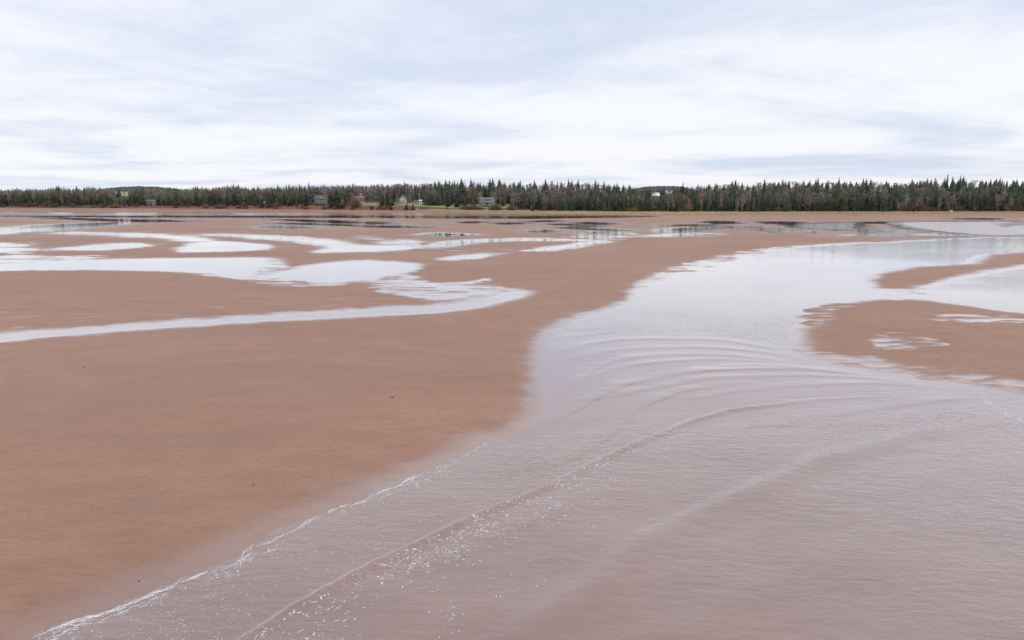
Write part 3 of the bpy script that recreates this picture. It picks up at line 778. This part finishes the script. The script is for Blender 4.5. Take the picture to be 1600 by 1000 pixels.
# ------------------------------------------------------------------ forest
VT = ([-400, 0, 60, 180, 260, 300, 370, 400, 450, 500, 560, 620, 680, 740, 800, 900, 960, 1000, 1040, 1090, 1150, 1200, 1350, 1420, 1470, 1530, 1600, 1900],
      [292, 293, 292, 291, 292, 291.5, 287.5, 290, 288, 288, 286.5, 285.5, 282.5, 279.5, 281, 281, 286, 290, 291, 287, 282, 280.5, 281, 281, 277, 279, 281, 281])
def vtop(u): return float(np.interp(u, *VT) + 3.2*fbm(np.array([u/22.0]), np.array([3.3]), 88, 3)[0] + 0.6)
def pbare(u, row):
    tab = [(-400, .15, .4), (60, .25, .5), (130, .12, .55), (200, .3, .7), (260, .3, .7), (330, .35, .6), (420, .2, .5), (480, .25, .6), (550, .4, .85), (620, .3, .6), (690, .5, .5), (720, .65, .4), (770, .6, .4), (810, .7, .5), (850, .35, .7), (900, .2, .6), (960, .15, .3), (1050, .25, .35), (1120, .2, .6), (1200, .25, .65), (1240, .4, .5), (1300, .12, .5), (1420, .15, .6), (1480, .2, .2), (1600, .15, .15), (1900, .15, .2)]
    f = np.interp(u, [t[0] for t in tab], [t[1] for t in tab]); b = np.interp(u, [t[0] for t in tab], [t[2] for t in tab])
    return 0.76*(f + (b-f)*min(row/6.0, 1))
STRETCH = [(-900, 120, 'at the far left end of the shore wood'), (120, 225, 'left of the half-hidden white cottage'), (225, 330, 'around and right of the half-hidden white cottage'),
           (330, 460, 'left of the blue grey house on the bank'), (460, 560, 'between the blue grey house and red cottage'), (560, 690, 'behind the red cottage and cream house'),
           (690, 840, 'behind the grey shingled house'), (840, 1000, 'left of the white-roofed house in the right-hand wood'), (1000, 1100, 'around the white-roofed house in the right-hand wood'),
           (1100, 1300, 'behind the pale grass, right of the white-roofed house'), (1300, 1460, 'in the even stretch of wood left of the boulder'), (1460, 3000, 'at the far right end of the shore wood')]
def stretch(u):
    for a, b, s in STRETCH:
        if a <= u < b: return s
CLEAR = [(486, 516, 318, 22), (545, 592, 321, 30), (612, 662, 322, 30), (742, 782, 322, 28), (225, 246, 320, 14), (690, 746, 320, 22), (782, 800, 320, 22), (660, 692, 318, 16)]
def blocked(u, s, v):
    for a, b, vb, sm in CLEAR:
        if a-2 < u < b+2 and s < sm: return True
    return False
cand = []
offs = [1.5, 6, 11, 17, 23, 30, 38, 47, 57, 68, 80, 94]
for row, s0 in enumerate(offs):
    sp_ = 3.0 + 0.06*row
    Xc = -620.0
    while Xc < 640:
        Xc += sp_*random.uniform(0.6, 1.4)
        Y0 = 540.0; u = (Xc)/(Y0*CP+CAM_H*SP)*FPX+800
        s = s0 + random.uniform(-2.5, 2.5) + (3.5 if 300 < u < 660 else 4.5 if row == 0 and u < 840 else 0)
        for _ in range(3):
            Y0 = float(DF_of(u)) + s; u = Xc/(Y0*CP+CAM_H*SP)*FPX+800
        if blocked(u, s, 0): continue
        z = float(land_z(np.array([Xc]), np.array([Y0]))[0])
        bare = random.random() < pbare(u, row)
        lim = zat(vtop(u), Y0) - z
        if 180 < u < 204 and s < 90: lim = min(lim, zat(306.5, Y0)-z)
        if 1017 < u < 1032: lim = min(lim, zat(306.5, Y0)-z) if s < 45 else lim
        if 1036 < u < 1052 and s < 90: lim = min(lim, zat(302.5, Y0)-z)
        h = min(random.uniform(6.5, 13.0) + 0.03*s, lim*(random.uniform(0.70, 0.98) if row < 6 else random.uniform(0.90, 0.995)))
        if bare: h = min(h*1.05, lim*random.uniform(0.82, 0.98))
        elif random.random() < 0.07 and lim < 26 and row > 3 and not (180 < u < 204 or 1010 < u < 1055): h = lim*random.uniform(1.01, 1.12)
        h = max(h, 2.5)
        cand.append((row, s, u, Xc, Y0, z, h, bare))
inframe = lambda c: -8 < c[2] < 1608
spr = sorted([c for c in cand if not c[7] and inframe(c)], key=lambda c: c[1])
brs = sorted([c for c in cand if c[7] and inframe(c)], key=lambda c: c[1])
ind_s, ind_b = spr[:285], brs[:240]
taken = set(id(c) for c in ind_s + ind_b)
for k, c in enumerate(ind_s):
    put_tree('spruce_tree', sp_hi[k % NSP], c[3], c[4], c[5], c[6], random.uniform(0.85, 1.25), 'dark spruce '+stretch(c[2]), 'tree', 'spruces '+stretch(c[2]))
for k, c in enumerate(ind_b):
    put_tree('bare_tree', br_hi[k % NBR], c[3], c[4], c[5], c[6]*1.0, random.uniform(0.85, 1.3), 'leafless grey-brown tree '+stretch(c[2]), 'tree', 'bare trees '+stretch(c[2]))
def wood(name, lib, cs, mat, label, ws):
    Vs, Fs, Ts, k = [], [], [], 0
    for c in cs:
        V, F = lib[random.randrange(len(lib))]; a = random.uniform(0, 6.28); wv = random.uniform(*ws)*c[6]
        R_ = np.array([[math.cos(a), -math.sin(a)], [math.sin(a), math.cos(a)]])
        W = np.empty_like(V); W[:, :2] = (V[:, :2] @ R_.T)*wv + (c[3], c[4]); W[:, 2] = V[:, 2]*c[6] + c[5]-0.15
        Vs.append(W); Fs.append(F+k); k += len(V); Ts.append(np.full(len(V), random.random()))
    me = mesh_from(name, np.concatenate(Vs), np.concatenate(Fs), mat); add_attr(me, 'tint', np.concatenate(Ts))
    tag(link(name, me), label, 'woodland', kind='stuff')
wood('spruce_wood', sp_lo, [c for c in cand if not c[7] and id(c) not in taken], M['spruce_stuff'], 'dense dark spruce wood rising behind the front trees', (1.3, 2.0))
wood('bare_wood', br_lo, [c for c in cand if c[7] and id(c) not in taken], M['twig_stuff'], 'grey-brown leafless wood rising behind the front trees', (1.1, 1.7))

# single trees that stand out
SPECIAL = [  # u, v top, v base, relative width, s behind the bank foot, label
 (598, 300, 320.5, 1.3, 9, 'leftmost of three big spruces on the lawn edge right of the red cottage'),
 (606, 297, 321, 1.3, 8, 'middle of three big spruces on the lawn edge right of the red cottage'),
 (613, 301, 320.5, 1.2, 9, 'rightmost of three big spruces on the lawn edge right of the red cottage'),
 (611, 319.5, 330, 2.6, 1, 'squat dark spruce low on the red bank below three big spruces'),
 (635, 316, 330.5, 2.3, 1, 'left of two squat spruces on the bank below the cream house'),
 (645, 317.5, 330, 2.0, 1.5, 'right of two squat spruces on the bank below the cream house'),
 (581, 320, 328, 2.6, 2, 'small round spruce on the bank edge between red cottage and stairs'),
 (667, 305, 319, 1.8, 14, 'left spruce of the dark clump right of the small white shed'),
 (676, 303, 319, 1.8, 15, 'middle spruce of the dark clump right of the small white shed'),
 (685, 305, 318, 1.6, 16, 'right spruce of the dark clump right of the small white shed'),
 (700, 302, 320, 1.3, 11, 'lone spruce on the lawn left of the grey shingled house'),
 (699, 320.5, 328, 1.6, 3, 'small spruce at the lawn edge below the lone lawn spruce'),
 (714, 308, 322.5, 1.8, 10, 'left of two broad spruces on the lawn beside the grey shingled house'),
 (726, 306, 321.5, 1.8, 11, 'right of two broad spruces on the lawn beside the grey shingled house'),
 (786, 306, 319.5, 1.7, 18, 'broad spruce just right of the grey shingled house'),
 (518, 296, 325, 1.2, 4, 'left tall spruce of the clump between blue grey house and red cottage'),
 (526, 293, 326, 1.25, 4, 'middle tall spruce of the clump between blue grey house and red cottage'),
 (535, 298, 327, 1.3, 3.5, 'right tall spruce of the clump between blue grey house and red cottage'),
 (477, 317, 327, 2.4, 3, 'small dark spruce beside the leftmost beach stairs'),
 (495, 316, 323, 2.6, 6, 'low dark spruce in front of the blue grey house'),
 (832, 320, 331, 2.4, 1, 'low dark spruce where the pale grass strip begins'),
 (874, 319, 331, 2.2, 1, 'low dark spruce at the left end of the pale grass strip'),
 (1476, 270.5, 330, .75, 30, 'tallest spruce of the wood, near its right end'),
 (1496, 272.5, 330, .8, 32, 'tall spire-topped spruce just right of the tallest one'),
 (1066, 283, 330, .8, 40, 'tall thin spruce standing above the dip in the treeline'),
 (736, 276.5, 320, .7, 60, 'tall spruce tip above the wood left of the grey shingled house'),
 (484, 282.5, 320, .7, 50, 'tall spruce tip above the wood behind the blue grey house'),
 (367, 284.5, 320, .8, 50, 'tall spruce tip above the left-hand wood'),
]
for k, (u, vt, vb, ws, s, lab) in enumerate(SPECIAL):
    Yt = float(DF_of(u)) + s; Xt = xat(u, Yt, 6); z = float(land_z(np.array([Xt]), np.array([Yt]))[0])
    if s < 25: z = min(z, zat(vb, Yt)+0.4)
    h = zat(vt, Yt) - z
    put_tree('spruce_tree', sp_hi[k % NSP], Xt, Yt, z, max(h, 2), ws, lab, 'tree', None)
for u, vt, s, lab in [(256, 303, 9, 'white-barked birch right of the half-hidden white cottage'), (782, 295, 22, 'pale birch right of the grey shingled house'), (304, 308, 6, 'pale bare trunk among spruces right of the white cottage')]:
    Yt = float(DF_of(u))+s; Xt = xat(u, Yt, 6); z = float(land_z(np.array([Xt]), np.array([Yt]))[0])
    put_tree('birch_tree', birch_hi[0], Xt, Yt, z, zat(vt, Yt)-z, 1.0, lab, 'tree', None)

for k, (u, vt, s, lab) in enumerate([(509, 298, 8, 'bare tree in front of the right end of the blue grey house'), (494, 303, 8, 'bare tree in front of the left end of the blue grey house'), (551, 301, 7, 'bare tree in front of the left end of the red cottage'),
        (640, 300, 8, 'bare tree standing between the cream house and the tan shed'), (621, 304, 9, 'bare tree in front of the cream house side wing'), (749, 299, 7, 'bare tree in front of the left end of the grey shingled house'),
        (773, 300, 8, 'bare tree in front of the right end of the grey shingled house'), (229, 304, 8, 'bare tree in front of the left end of the half-hidden white cottage'), (244, 303, 8, 'bare tree in front of the right end of the half-hidden white cottage')]):
    Yt = float(DF_of(u))+s; Xt = xat(u, Yt, 6); z = float(land_z(np.array([Xt]), np.array([Yt]))[0])
    put_tree('bare_tree', br_hi[k % NBR], Xt, Yt, z, zat(vt, Yt)-z, 1.1, lab, 'tree', None)
for u, vt, s, ws, lab in [(226, 306, 8, 1.5, 'short spruce just left of the half-hidden white cottage'), (247, 307, 7, 1.5, 'short spruce just right of the half-hidden white cottage'), (236, 315, 6, 2.2, 'low spruce in front of the half-hidden white cottage'),
                          (505, 315.5, 7, 2.2, 'low dark spruce before the right half of the blue grey house'), (741, 312, 9, 1.8, 'round spruce at the left corner of the grey shingled house')]:
    Yt = float(DF_of(u))+s; Xt = xat(u, Yt, 6); z = float(land_z(np.array([Xt]), np.array([Yt]))[0])
    put_tree('spruce_tree', sp_hi[3], Xt, Yt, z, max(zat(vt, Yt)-z, 2), ws, lab, 'tree', None)

# ------------------------------------------------------------------ shrubs at the foot of the wood
def shrub_mesh(i, mat):
    c = MB()
    for _ in range(150):
        a = random.uniform(0, 6.28); r = random.random()**0.6; x, y = math.cos(a)*r*0.75, math.sin(a)*r*0.75
        h = math.sqrt(max(0.05, 1-(r*0.9)**2))*random.uniform(0.6, 1.05)
        c.ribbon((x*0.5, y*0.5, 0), (x, y, h*0.7), 0.022, 0.015)
        for _ in range(2): c.ribbon((x, y, h*random.uniform(.4, .7)), (x+random.gauss(0, .15), y+random.gauss(0, .15), h*random.uniform(.8, 1.05)), 0.016, 0.01)
    return c.mesh('shrub_twigs', mat)
sh = [shrub_mesh(i, M['shrub']) for i in range(5)]; sho = shrub_mesh(9, M['shrub_orange'])
def put_shrub(u, s, wpx, hpx, label, group=None, me=None):
    Yt = float(DF_of(u))+s; Xt = xat(u, Yt, 1); z = float(land_z(np.array([Xt]), np.array([Yt]))[0])
    o = link('bare_shrub', me or random.choice(sh)); o.location = (Xt, Yt, z-0.1)
    k = Yt/FPX; o.scale = (wpx*k*0.6, wpx*k*0.5, hpx*k); o.rotation_euler = (0, 0, 0)
    tag(o, label, 'shrub', group)
put_shrub(990, 0.5, 18, 10, 'rounded orange-brown shrub at the wood edge, largest behind the grass', me=sho)
put_shrub(1032, 0.5, 13, 7, 'rounded purplish grey shrub at the wood edge right of the orange one')
put_shrub(1061, 0.8, 10, 6, 'small grey shrub at the wood edge below the tall thin spruce')
put_shrub(1074, 2, 20, 17, 'tall brown shrub at the wood edge right of the white-roofed house', me=sho)
put_shrub(345, 1, 26, 8, 'low red-brown heap of brush on the left-hand bank')
put_shrub(1150, 1, 8, 8, 'small rust-brown shrub in front of spruces right of centre', me=sho)
put_shrub(182, 1, 18, 7, 'yellowish low shrub at the bank below the field gap', me=sho)
put_shrub(556, 3, 20, 14, 'bare grey shrub hiding the base of the red cottage')
for u0, u1, n, hp, lab, g in [(-8, 330, 22, 6, 'low brown brush along the left-hand bank', 'brush on the left-hand bank'), (330, 650, 20, 6, 'low brown brush on the red bank below the houses', 'brush on the red bank'),
                             (715, 752, 8, 7, 'reddish bare brush left below the grey shingled house', 'reddish brush left of the grey house'), (766, 815, 8, 8, 'purplish bare brush right of the grey shingled house', 'purplish brush right of the grey house'),
                             (815, 980, 9, 7, 'grey-brown brush at the left end of the grass strip', 'brush at the left end of the grass'), (1190, 1240, 6, 8, 'grey bare brush at the wood edge right of centre', 'grey brush right of centre'),
                             (1405, 1485, 12, 12, 'grey-purple bare brush left of the pale boulder', 'brush left of the boulder'), (1490, 1606, 22, 12, 'red-brown and olive brush on the right-hand bank', 'brush on the right-hand bank')]:
    for _ in range(n): put_shrub(random.uniform(u0, u1), random.uniform(0.3, 4), random.uniform(7, 15), hp*random.uniform(0.6, 1.2), lab, g)

# ------------------------------------------------------------------ marsh grass
gv, gf = [], []
n = 20000
gu = rng.uniform(650, 1620, n); gs = -rng.random(n)**1.4*np.interp(gu, *GW) + 1.0
gY = DF_of(gu)+gs; gX = (gu-800)/FPX*(gY*CP+CAM_H*SP)
keep = fbm(gX/16, gY/5, 55, 3) > -0.22
gX, gY = gX[keep], gY[keep]
gz = np.maximum(flat_z(gX, gY), np.where(gY > DF_of(u_of(gX, gY)), land_z(gX, gY), -9))
for x, y, z in zip(gX, gY, gz):
    for _ in range(2):
        k = len(gv); a = random.uniform(0, 3.14); wv = 0.25; h = random.uniform(0.3, 0.8); dx, dy = random.uniform(-.25, .25), random.uniform(-.25, .25)
        ox, oy = random.uniform(-.3, .3), random.uniform(-.3, .3)
        gv += [(x+ox-math.cos(a)*wv, y+oy-math.sin(a)*wv, z-0.05), (x+ox+math.cos(a)*wv, y+oy+math.sin(a)*wv, z-0.05), (x+ox+dx, y+oy+dy, z+h)]
        gf.append((k, k+1, k+2))
tag(link('marsh_grass', mesh_from('marsh_grass', gv, gf, M['grass'])), 'pale straw-coloured marsh grass strip in front of the wood', 'grass', kind='stuff')

# ------------------------------------------------------------------ houses
def window(parent, x, z, w_, h_, y, muntin=True):
    f = MB(); t = 0.12
    f.box(x-w_/2-t, y-0.09, z-t, x+w_/2+t, y-0.003, z); f.box(x-w_/2-t, y-0.09, z+h_, x+w_/2+t, y-0.003, z+h_+t)
    f.box(x-w_/2-t, y-0.09, z, x-w_/2, y-0.003, z+h_); f.box(x+w_/2, y-0.09, z, x+w_/2+t, y-0.003, z+h_)
    if muntin: f.box(x-0.03, y-0.08, z, x+0.03, y-0.045, z+h_)
    o = f.build('window', M['white'], parent)
    MB().box(x-w_/2, y-0.04, z, x+w_/2, y-0.006, z+h_).build('pane', M['pane'], o)
def wall_block(x0, x1, y0, y1, z0, z1): return MB().box(x0, y0, z0, x1, y1, z1)
def gable_roof_x(x0, x1, y0, y1, z, rise, ov=0.4, th=0.18):      # ridge along x, slope faces the water
    ym = (y0+y1)/2; b = MB()
    for ya, s in ((y0-ov, 1), (y1+ov, -1)):
        drop = rise*ov/((y1-y0)/2)
        a = [(x0-ov, ya, z-drop), (x1+ov, ya, z-drop), (x1+ov, ym, z+rise), (x0-ov, ym, z+rise)]
        b.poly(a + [(p[0], p[1], p[2]+th) for p in a], [(0,3,2,1),(4,5,6,7),(0,1,5,4),(1,2,6,5),(2,3,7,6),(3,0,4,7)])
    return b
def gable_roof_y(x0, x1, y0, y1, z, rise, ov=0.4, th=0.18):      # gable faces the water
    xm = (x0+x1)/2; b = MB()
    for xa in (x0-ov, x1+ov):
        drop = rise*ov/((x1-x0)/2)
        a = [(xa, y0-ov, z-drop), (xa, y1+ov, z-drop), (xm, y1+ov, z+rise), (xm, y0-ov, z+rise)]
        b.poly(a + [(p[0], p[1], p[2]+th) for p in a], [(0,3,2,1),(4,5,6,7),(0,1,5,4),(1,2,6,5),(2,3,7,6),(3,0,4,7)])
    return b
def gable_y(mb, x0, x1, y0, y1, z, rise):
    xm = (x0+x1)/2
    return mb.poly([(x0,y0,z),(x1,y0,z),(xm,y0,z+rise),(x0,y1,z),(x1,y1,z),(xm,y1,z+rise)], [(0,1,2),(3,5,4),(0,3,4,1),(1,4,5,2),(2,5,3,0)])
def gable_x(mb, x0, x1, y0, y1, z, rise):
    ym = (y0+y1)/2
    return mb.poly([(x0,y0,z),(x0,y1,z),(x0,ym,z+rise),(x1,y0,z),(x1,y1,z),(x1,ym,z+rise)], [(0,2,1),(3,4,5),(0,1,4,3),(1,2,5,4),(2,0,3,5)])
def site(name, u, v, Y, label, cat='house'):
    """empty at the base of a thing whose foot shows at photo row v"""
    z = zat(v, Y); o = empty(name, (xat(u, Y, z), Y, z)); tag(o, label, cat); o.scale = (0.9, 0.9, 0.9); return o
def deck(h, x0, x1, y0, y1, z, mat='wood'):
    d = MB().box(x0, y0, z-0.15, x1, y1, z).build('deck', M[mat], h)
    n = max(2, int((x1-x0)/2.2))
    for i in range(n+1):
        xx = x0+0.08+(x1-x0-0.16)*i/n
        MB().box(xx-0.07, y0+0.02, -1.6, xx+0.07, y0+0.16, z-0.155).build('deck_post', M[mat], h)
        MB().box(xx-0.05, y0+0.02, z+0.003, xx+0.05, y0+0.12, z+1.0).build('railing_post', M[mat], d)
    MB().box(x0, y0+0.01, z+1.003, x1, y0+0.13, z+1.1).build('handrail', M[mat], d)
    for k in (0.25, 0.5, 0.75): MB().box(x0+.02, y0+0.05, z+k, x1-.02, y0+0.085, z+k+0.07).build('rail', M[mat], d)

# blue grey two-storey house
Yh = float(DF_of(501))+15; k = Yh/FPX
h = site('blue_grey_house', 501, 318.5, Yh, 'blue grey two-storey house with dormers and deck above red bank')
W = 11.0
gable_x(wall_block(-W/2, W/2, 0, 8, -1.5, 4.6), -W/2, W/2, 0, 8, 4.6, 2.6).build('wall', M['blue_grey'], h)
rf = gable_roof_x(-W/2, W/2, 0, 8, 4.62, 2.65).build('roof', M['roof_blue'], h)
for x in (-3.3, 0, 3.3):
    d = gable_y(wall_block(x-0.9, x+0.9, 0.6, 3.6, 4.7, 6.1), x-.9, x+.9, 0.6, 3.6, 6.1, 0.8).build('dormer', M['blue_grey'], h)
    gable_roof_y(x-.9, x+.9, 0.6, 3.6, 6.12, 0.8, 0.2, 0.12).build('dormer_roof', M['roof_blue'], d)
    MB().box(x-.5, 0.5, 5.0, x+.5, 0.594, 6.0).build('dormer_window', M['white'], d)
for x in (-4.3, -2.2, 0, 2.2, 4.3):
    window(h, x, 2.9, 1.1, 1.3, 0); window(h, x, 0.5, 1.2, 1.5, 0)
deck(h, -4.5, 5.3, -3, -0.02, 0.3)
MB().box(2.5, 5.2, 5.5, 3.3, 6.0, 8.2).build('chimney', M['conc'], rf)
# red cottage
Yh = float(DF_of(560))+13
h = site('red_cottage', 559, 318.5, Yh, 'red cottage with white windows and grey block basement')
wall_block(-5.4, 5.3, 0, 7, 2.0, 4.9).build('wall', M['red'], h)
wall_block(-5.2, 5.1, 0.15, 6.8, -1.5, 1.997).build('basement', M['conc'], h)
gable_x(MB(), -5.4, 5.3, 0, 7, 4.903, 1.3).build('gable', M['red'], h)
gable_roof_x(-5.4, 5.3, 0, 7, 4.95, 1.35).build('roof', M['roof_red'], h)
gable_y(wall_block(-5.6, -2.6, -1.2, -0.004, 2.0, 5.4), -5.6, -2.6, -1.2, -0.004, 5.4, 1.0).build('front_bay', M['red'], h)
gable_roof_y(-5.6, -2.6, -1.2, 3, 5.45, 1.0, 0.25, 0.15).build('bay_roof', M['roof_red'], h)
for x in (-1.3, 0.3, 1.9): window(h, x, 2.9, 1.2, 1.3, 0)
window(h, 4.0, 3.0, 0.9, 1.1, 0); window(h, -4.1, 3.1, 1.1, 1.3, -1.2); window(h, 3.3, 0.3, 1.0, 0.9, 0.15)
# cream house with blue roof
Yh = float(DF_of(628))+15
h = site('cream_house', 629, 319, Yh, 'cream house with steep blue roof behind squat spruces')
gable_y(wall_block(-2.6, 2.6, 0, 8, -1.5, 4.6), -2.6, 2.6, 0, 8, 4.6, 2.7).build('wall', M['cream'], h)
gable_roof_y(-2.6, 2.6, 0, 8, 4.65, 2.75, 0.4, 0.35).build('roof', M['roof_blue'], h)
gable_x(wall_block(-6.2, -2.61, 1.5, 7, -1.5, 2.4), -6.2, -2.61, 1.5, 7, 2.4, 1.0).build('side_wing', M['cream'], h)
gable_roof_x(-6.0, -3.05, 1.5, 7, 2.45, 1.05).build('wing_roof', M['roof_dark'], h)
MB().box(-1.1, -0.1, 3.6, 1.1, -0.004, 5.0).build('gable_window', M['white'], h)
for x in (-1.4, 0, 1.4): window(h, x, 0.5, 0.9, 1.7, 0)
for x in (-5.2, -3.8): window(h, x, 0.5, 0.8, 1.2, 1.5)
MB().box(-5.6, 3.8, 2.6, -5.1, 4.3, 5.6).build('chimney', M['white'], h)
# sheds
def shed(name, u, v, s, w_, hh, dp, wall, roof, label, door=True):
    Yh = float(DF_of(u))+s; h = site(name, u, v, Yh, label, 'shed')
    gable_x(wall_block(-w_/2, w_/2, 0, dp, -1.2, hh), -w_/2, w_/2, 0, dp, hh, dp*0.22).build('wall', M[wall], h)
    gable_roof_x(-w_/2, w_/2, 0, dp, hh+0.04, dp*0.22, 0.25, 0.12).build('roof', M[roof], h)
    if door: MB().box(-0.5, -0.07, 0, 0.5, -0.004, min(1.95, hh-0.25)).build('door', M['roof_dark'], h)
    else: window(h, 0, hh*0.4, 0.8, 0.6, 0)
    return h
shed('garden_shed', 650, 318, 16, 3.4, 2.2, 3, 'wood', 'roof_dark', 'small tan shed beside the cream house')
shed('garden_shed', 657, 317, 18, 2.6, 1.9, 2.6, 'white', 'roof_white', 'small white shed right of the tan shed')
shed('garden_shed', 480, 319, 9, 4.0, 2.1, 3, 'grey', 'conc', 'small grey shed left of the blue grey house')
shed('garden_shed', 412, 318.5, 7, 3.0, 1.3, 2.5, 'grey', 'pale_wood', 'tiny pale-roofed shed among spruces on the left-hand bank', False)
# grey shingled house
Yh = float(DF_of(760))+13
h = site('grey_shingled_house', 761, 321, Yh, 'grey shingled house with dormers and low tan deck on lawn')
W = 12.6
gable_x(wall_block(-W/2, W/2, 0, 9, -1.5, 2.7), -W/2, W/2, 0, 9, 2.7, 3.6).build('wall', M['grey'], h)
rf = gable_roof_x(-W/2, W/2, 0, 9, 2.75, 3.65).build('roof', M['grey'], h)
d = wall_block(-3.2, 3.2, 0.9, 4.3, 3.3, 5.2).build('dormer', M['grey'], h)
MB().box(-3.5, 0.6, 5.205, 3.5, 4.4, 5.4).build('dormer_roof', M['roof_dark'], d)
for x in (-2.2, 0, 2.2): window(h, x, 3.75, 1.3, 1.0, 0.9)
for x in (-4.8, -2.6, 2.6, 4.8): window(h, x, 0.6, 1.3, 1.4, 0)
MB().box(-1.1, -0.06, 0.1, 1.1, -0.004, 2.2).build('door', M['pane'], h)
MB().box(3.5, 4.2, 5.2, 4.2, 4.9, 7.4).build('chimney', M['conc'], rf)
for x in (-W/2-0.02, W/2+0.02): MB().box(x-0.12, -0.12, -1.2, x+0.12, 0.1, 2.6).build('corner_board', M['white'], h)
deck(h, -4.0, 4.6, -3, -0.13, 0.15)
# white-roofed house deep in the wood
Yh = float(DF_of(1024))+46
h = site('white_roofed_house', 1025, 309, Yh, 'white-roofed house half hidden high in the right-hand wood')
gable_x(wall_block(-2.9, 2.9, 0, 6, -3, 1.7), -2.9, 2.9, 0, 6, 1.7, 2.2).build('wall', M['blue_grey'], h)
gable_roof_x(-2.9, 2.9, 0, 6, 1.75, 2.25).build('roof', M['roof_white'], h)
for x in (-1.5, 1.5): window(h, x, 0.2, 1.1, 1.0, 0)
# half-hidden cottage on the left
Yh = float(DF_of(236))+13
h = site('white_cottage', 236, 319.5, Yh, 'pale grey-white cottage half hidden among spruces on the left-hand bank')
gable_x(wall_block(-4.5, 4.5, 0, 6, -2, 3.0), -4.5, 4.5, 0, 6, 3.0, 1.4).build('wall', M['conc'], h)
gable_roof_x(-4.5, 4.5, 0, 6, 3.05, 1.45).build('roof', M['grey'], h)
for x in (-3.3, -1.2, 0.6, 3.2): window(h, x, 0.5, 1.0, 1.7, 0)
MB().box(-0.3, -0.1, -0.6, 0.0, -0.004, 2.9).build('corner_board', M['white'], h)

# ------------------------------------------------------------------ beach stairs and poles
def stairs(u, v0, v1, label, wd=1.5):
    Y1 = float(DF_of(u))-1.5; Y2 = Y1+7.5
    z0, z1 = zat(v1, Y1), zat(v0, Y2); o = empty('beach_stairs', (xat(u, Y1, z0), Y1, z0)); tag(o, label, 'stairs')
    H_ = z1-z0; n_ = max(6, int(H_/0.28))
    for i in range(n_):
        y = 7.5*(i+0.5)/n_; z = H_*(i+0.5)/n_
        MB().box(-wd/2+0.07, y-0.22, z+0.1, wd/2-0.07, y+0.22, z+0.16).build('tread', M['pale_wood'], o)
    for s in (-1, 1):
        x = s*wd/2
        MB().poly([(x-0.06,0,-0.3),(x+0.06,0,-0.3),(x+0.06,7.5,H_-0.3),(x-0.06,7.5,H_-0.3),(x-0.06,0,0.3),(x+0.06,0,0.3),(x+0.06,7.5,H_+0.3),(x-0.06,7.5,H_+0.3)],
                  [(0,3,2,1),(4,5,6,7),(0,1,5,4),(1,2,6,5),(2,3,7,6),(3,0,4,7)]).build('stringer', M['pale_wood'], o)
        for t in (0.02, 0.35, 0.68, 0.99):
            MB().box(x-0.06+s*0.125, 7.5*t-0.06, H_*t-1.2, x+0.06+s*0.125, 7.5*t+0.06, H_*t+1.05).build('post', M['pale_wood'], o)
        MB().bar((x+s*0.125, 0, 1.1), (x+s*0.125, 7.5, H_+1.1), 0.06, 0.06, 4).build('handrail', M['pale_wood'], o)
stairs(471, 319, 329.5, 'pale wooden beach stairs furthest left, on the red bank', 1.6)
stairs(593, 320.5, 330, 'pale wooden beach stairs below the three big spruces', 1.1)
stairs(652, 322, 330.5, 'pale wooden beach stairs below the small white shed', 1.3)
stairs(763, 323.5, 330, 'tan wooden beach stairs below the grey shingled house', 1.3)
def pole(u, vt, vb, s, label):
    Yp = float(DF_of(u))+s; z = zat(vb, Yp); o = empty('utility_pole', (xat(u, Yp, z), Yp, z-0.5)); tag(o, label, 'pole')
    H_ = zat(vt, Yp)-z+0.5
    MB().bar((0,0,0), (0,0,H_), 0.16, 0.11, 8).build('shaft', M['pale_wood'], o)
    MB().box(-0.8, -0.2, H_-0.75, 0.8, -0.1, H_-0.6).build('crossarm', M['pale_wood'], o)
    for x in (-0.65, 0, 0.65): MB().bar((x, -0.15, H_-0.6), (x, -0.15, H_-0.4), 0.05, 0.035, 6).build('insulator', M['white'], o)
pole(655, 302.5, 316, 20, 'slim pale utility pole behind the small sheds')

# ------------------------------------------------------------------ boulder and wrack
def lump(name, mat, loc, sx, sy, sz, label, cat, seed):
    import bmesh
    bm = bmesh.new(); bmesh.ops.create_icosphere(bm, subdivisions=3, radius=1.0)
    for v in bm.verts:
        n_ = v.co.normalized(); f = 1 + 0.35*float(fbm(np.array([n_.x*1.7+seed]), np.array([n_.y*1.7+n_.z*2.1]), seed, 3)[0])
        v.co = Vector((n_.x*sx*f, n_.y*sy*f, n_.z*sz*f))
    me = bpy.data.meshes.new(name); bm.to_mesh(me); bm.free(); me.materials.append(mat)
    o = link(name, me); o.location = loc; tag(o, label, cat); return o
Yb = float(DF_of(1486))-3; zb = float(flat_z(np.array([xat(1486, Yb)]), np.array([Yb]))[0])
lump('boulder', M['rock'], (xat(1486, Yb, 1), Yb, zb+0.4), 1.3, 1.1, 0.9, 'pale boulder at the wood edge above the right-hand beach', 'boulder', 3)
for i, (u, v, r, lab) in enumerate([(613, 621, 0.06, 'dark scrap of seaweed alone on the bare sand'), (132, 574, 0.05, 'tiny dark pebble on the sand near the left frame edge'), (396, 758, 0.028, 'tiny dark pebble on the sand left of the swash foam'), (217, 908, 0.022, 'tiny dark pebble close to the swash foam at lower left')]):
    x, y = ground(u, v); z = float(flat_z(np.array([x]), np.array([y]))[0])
    x, y = ground(u, v, z)
    lump('seaweed_scrap' if i == 0 else 'pebble', M['weed'], (x, y, z+r*0.3), r*1.5, r, r*0.6, lab, 'seaweed' if i == 0 else 'pebble', 10+i)
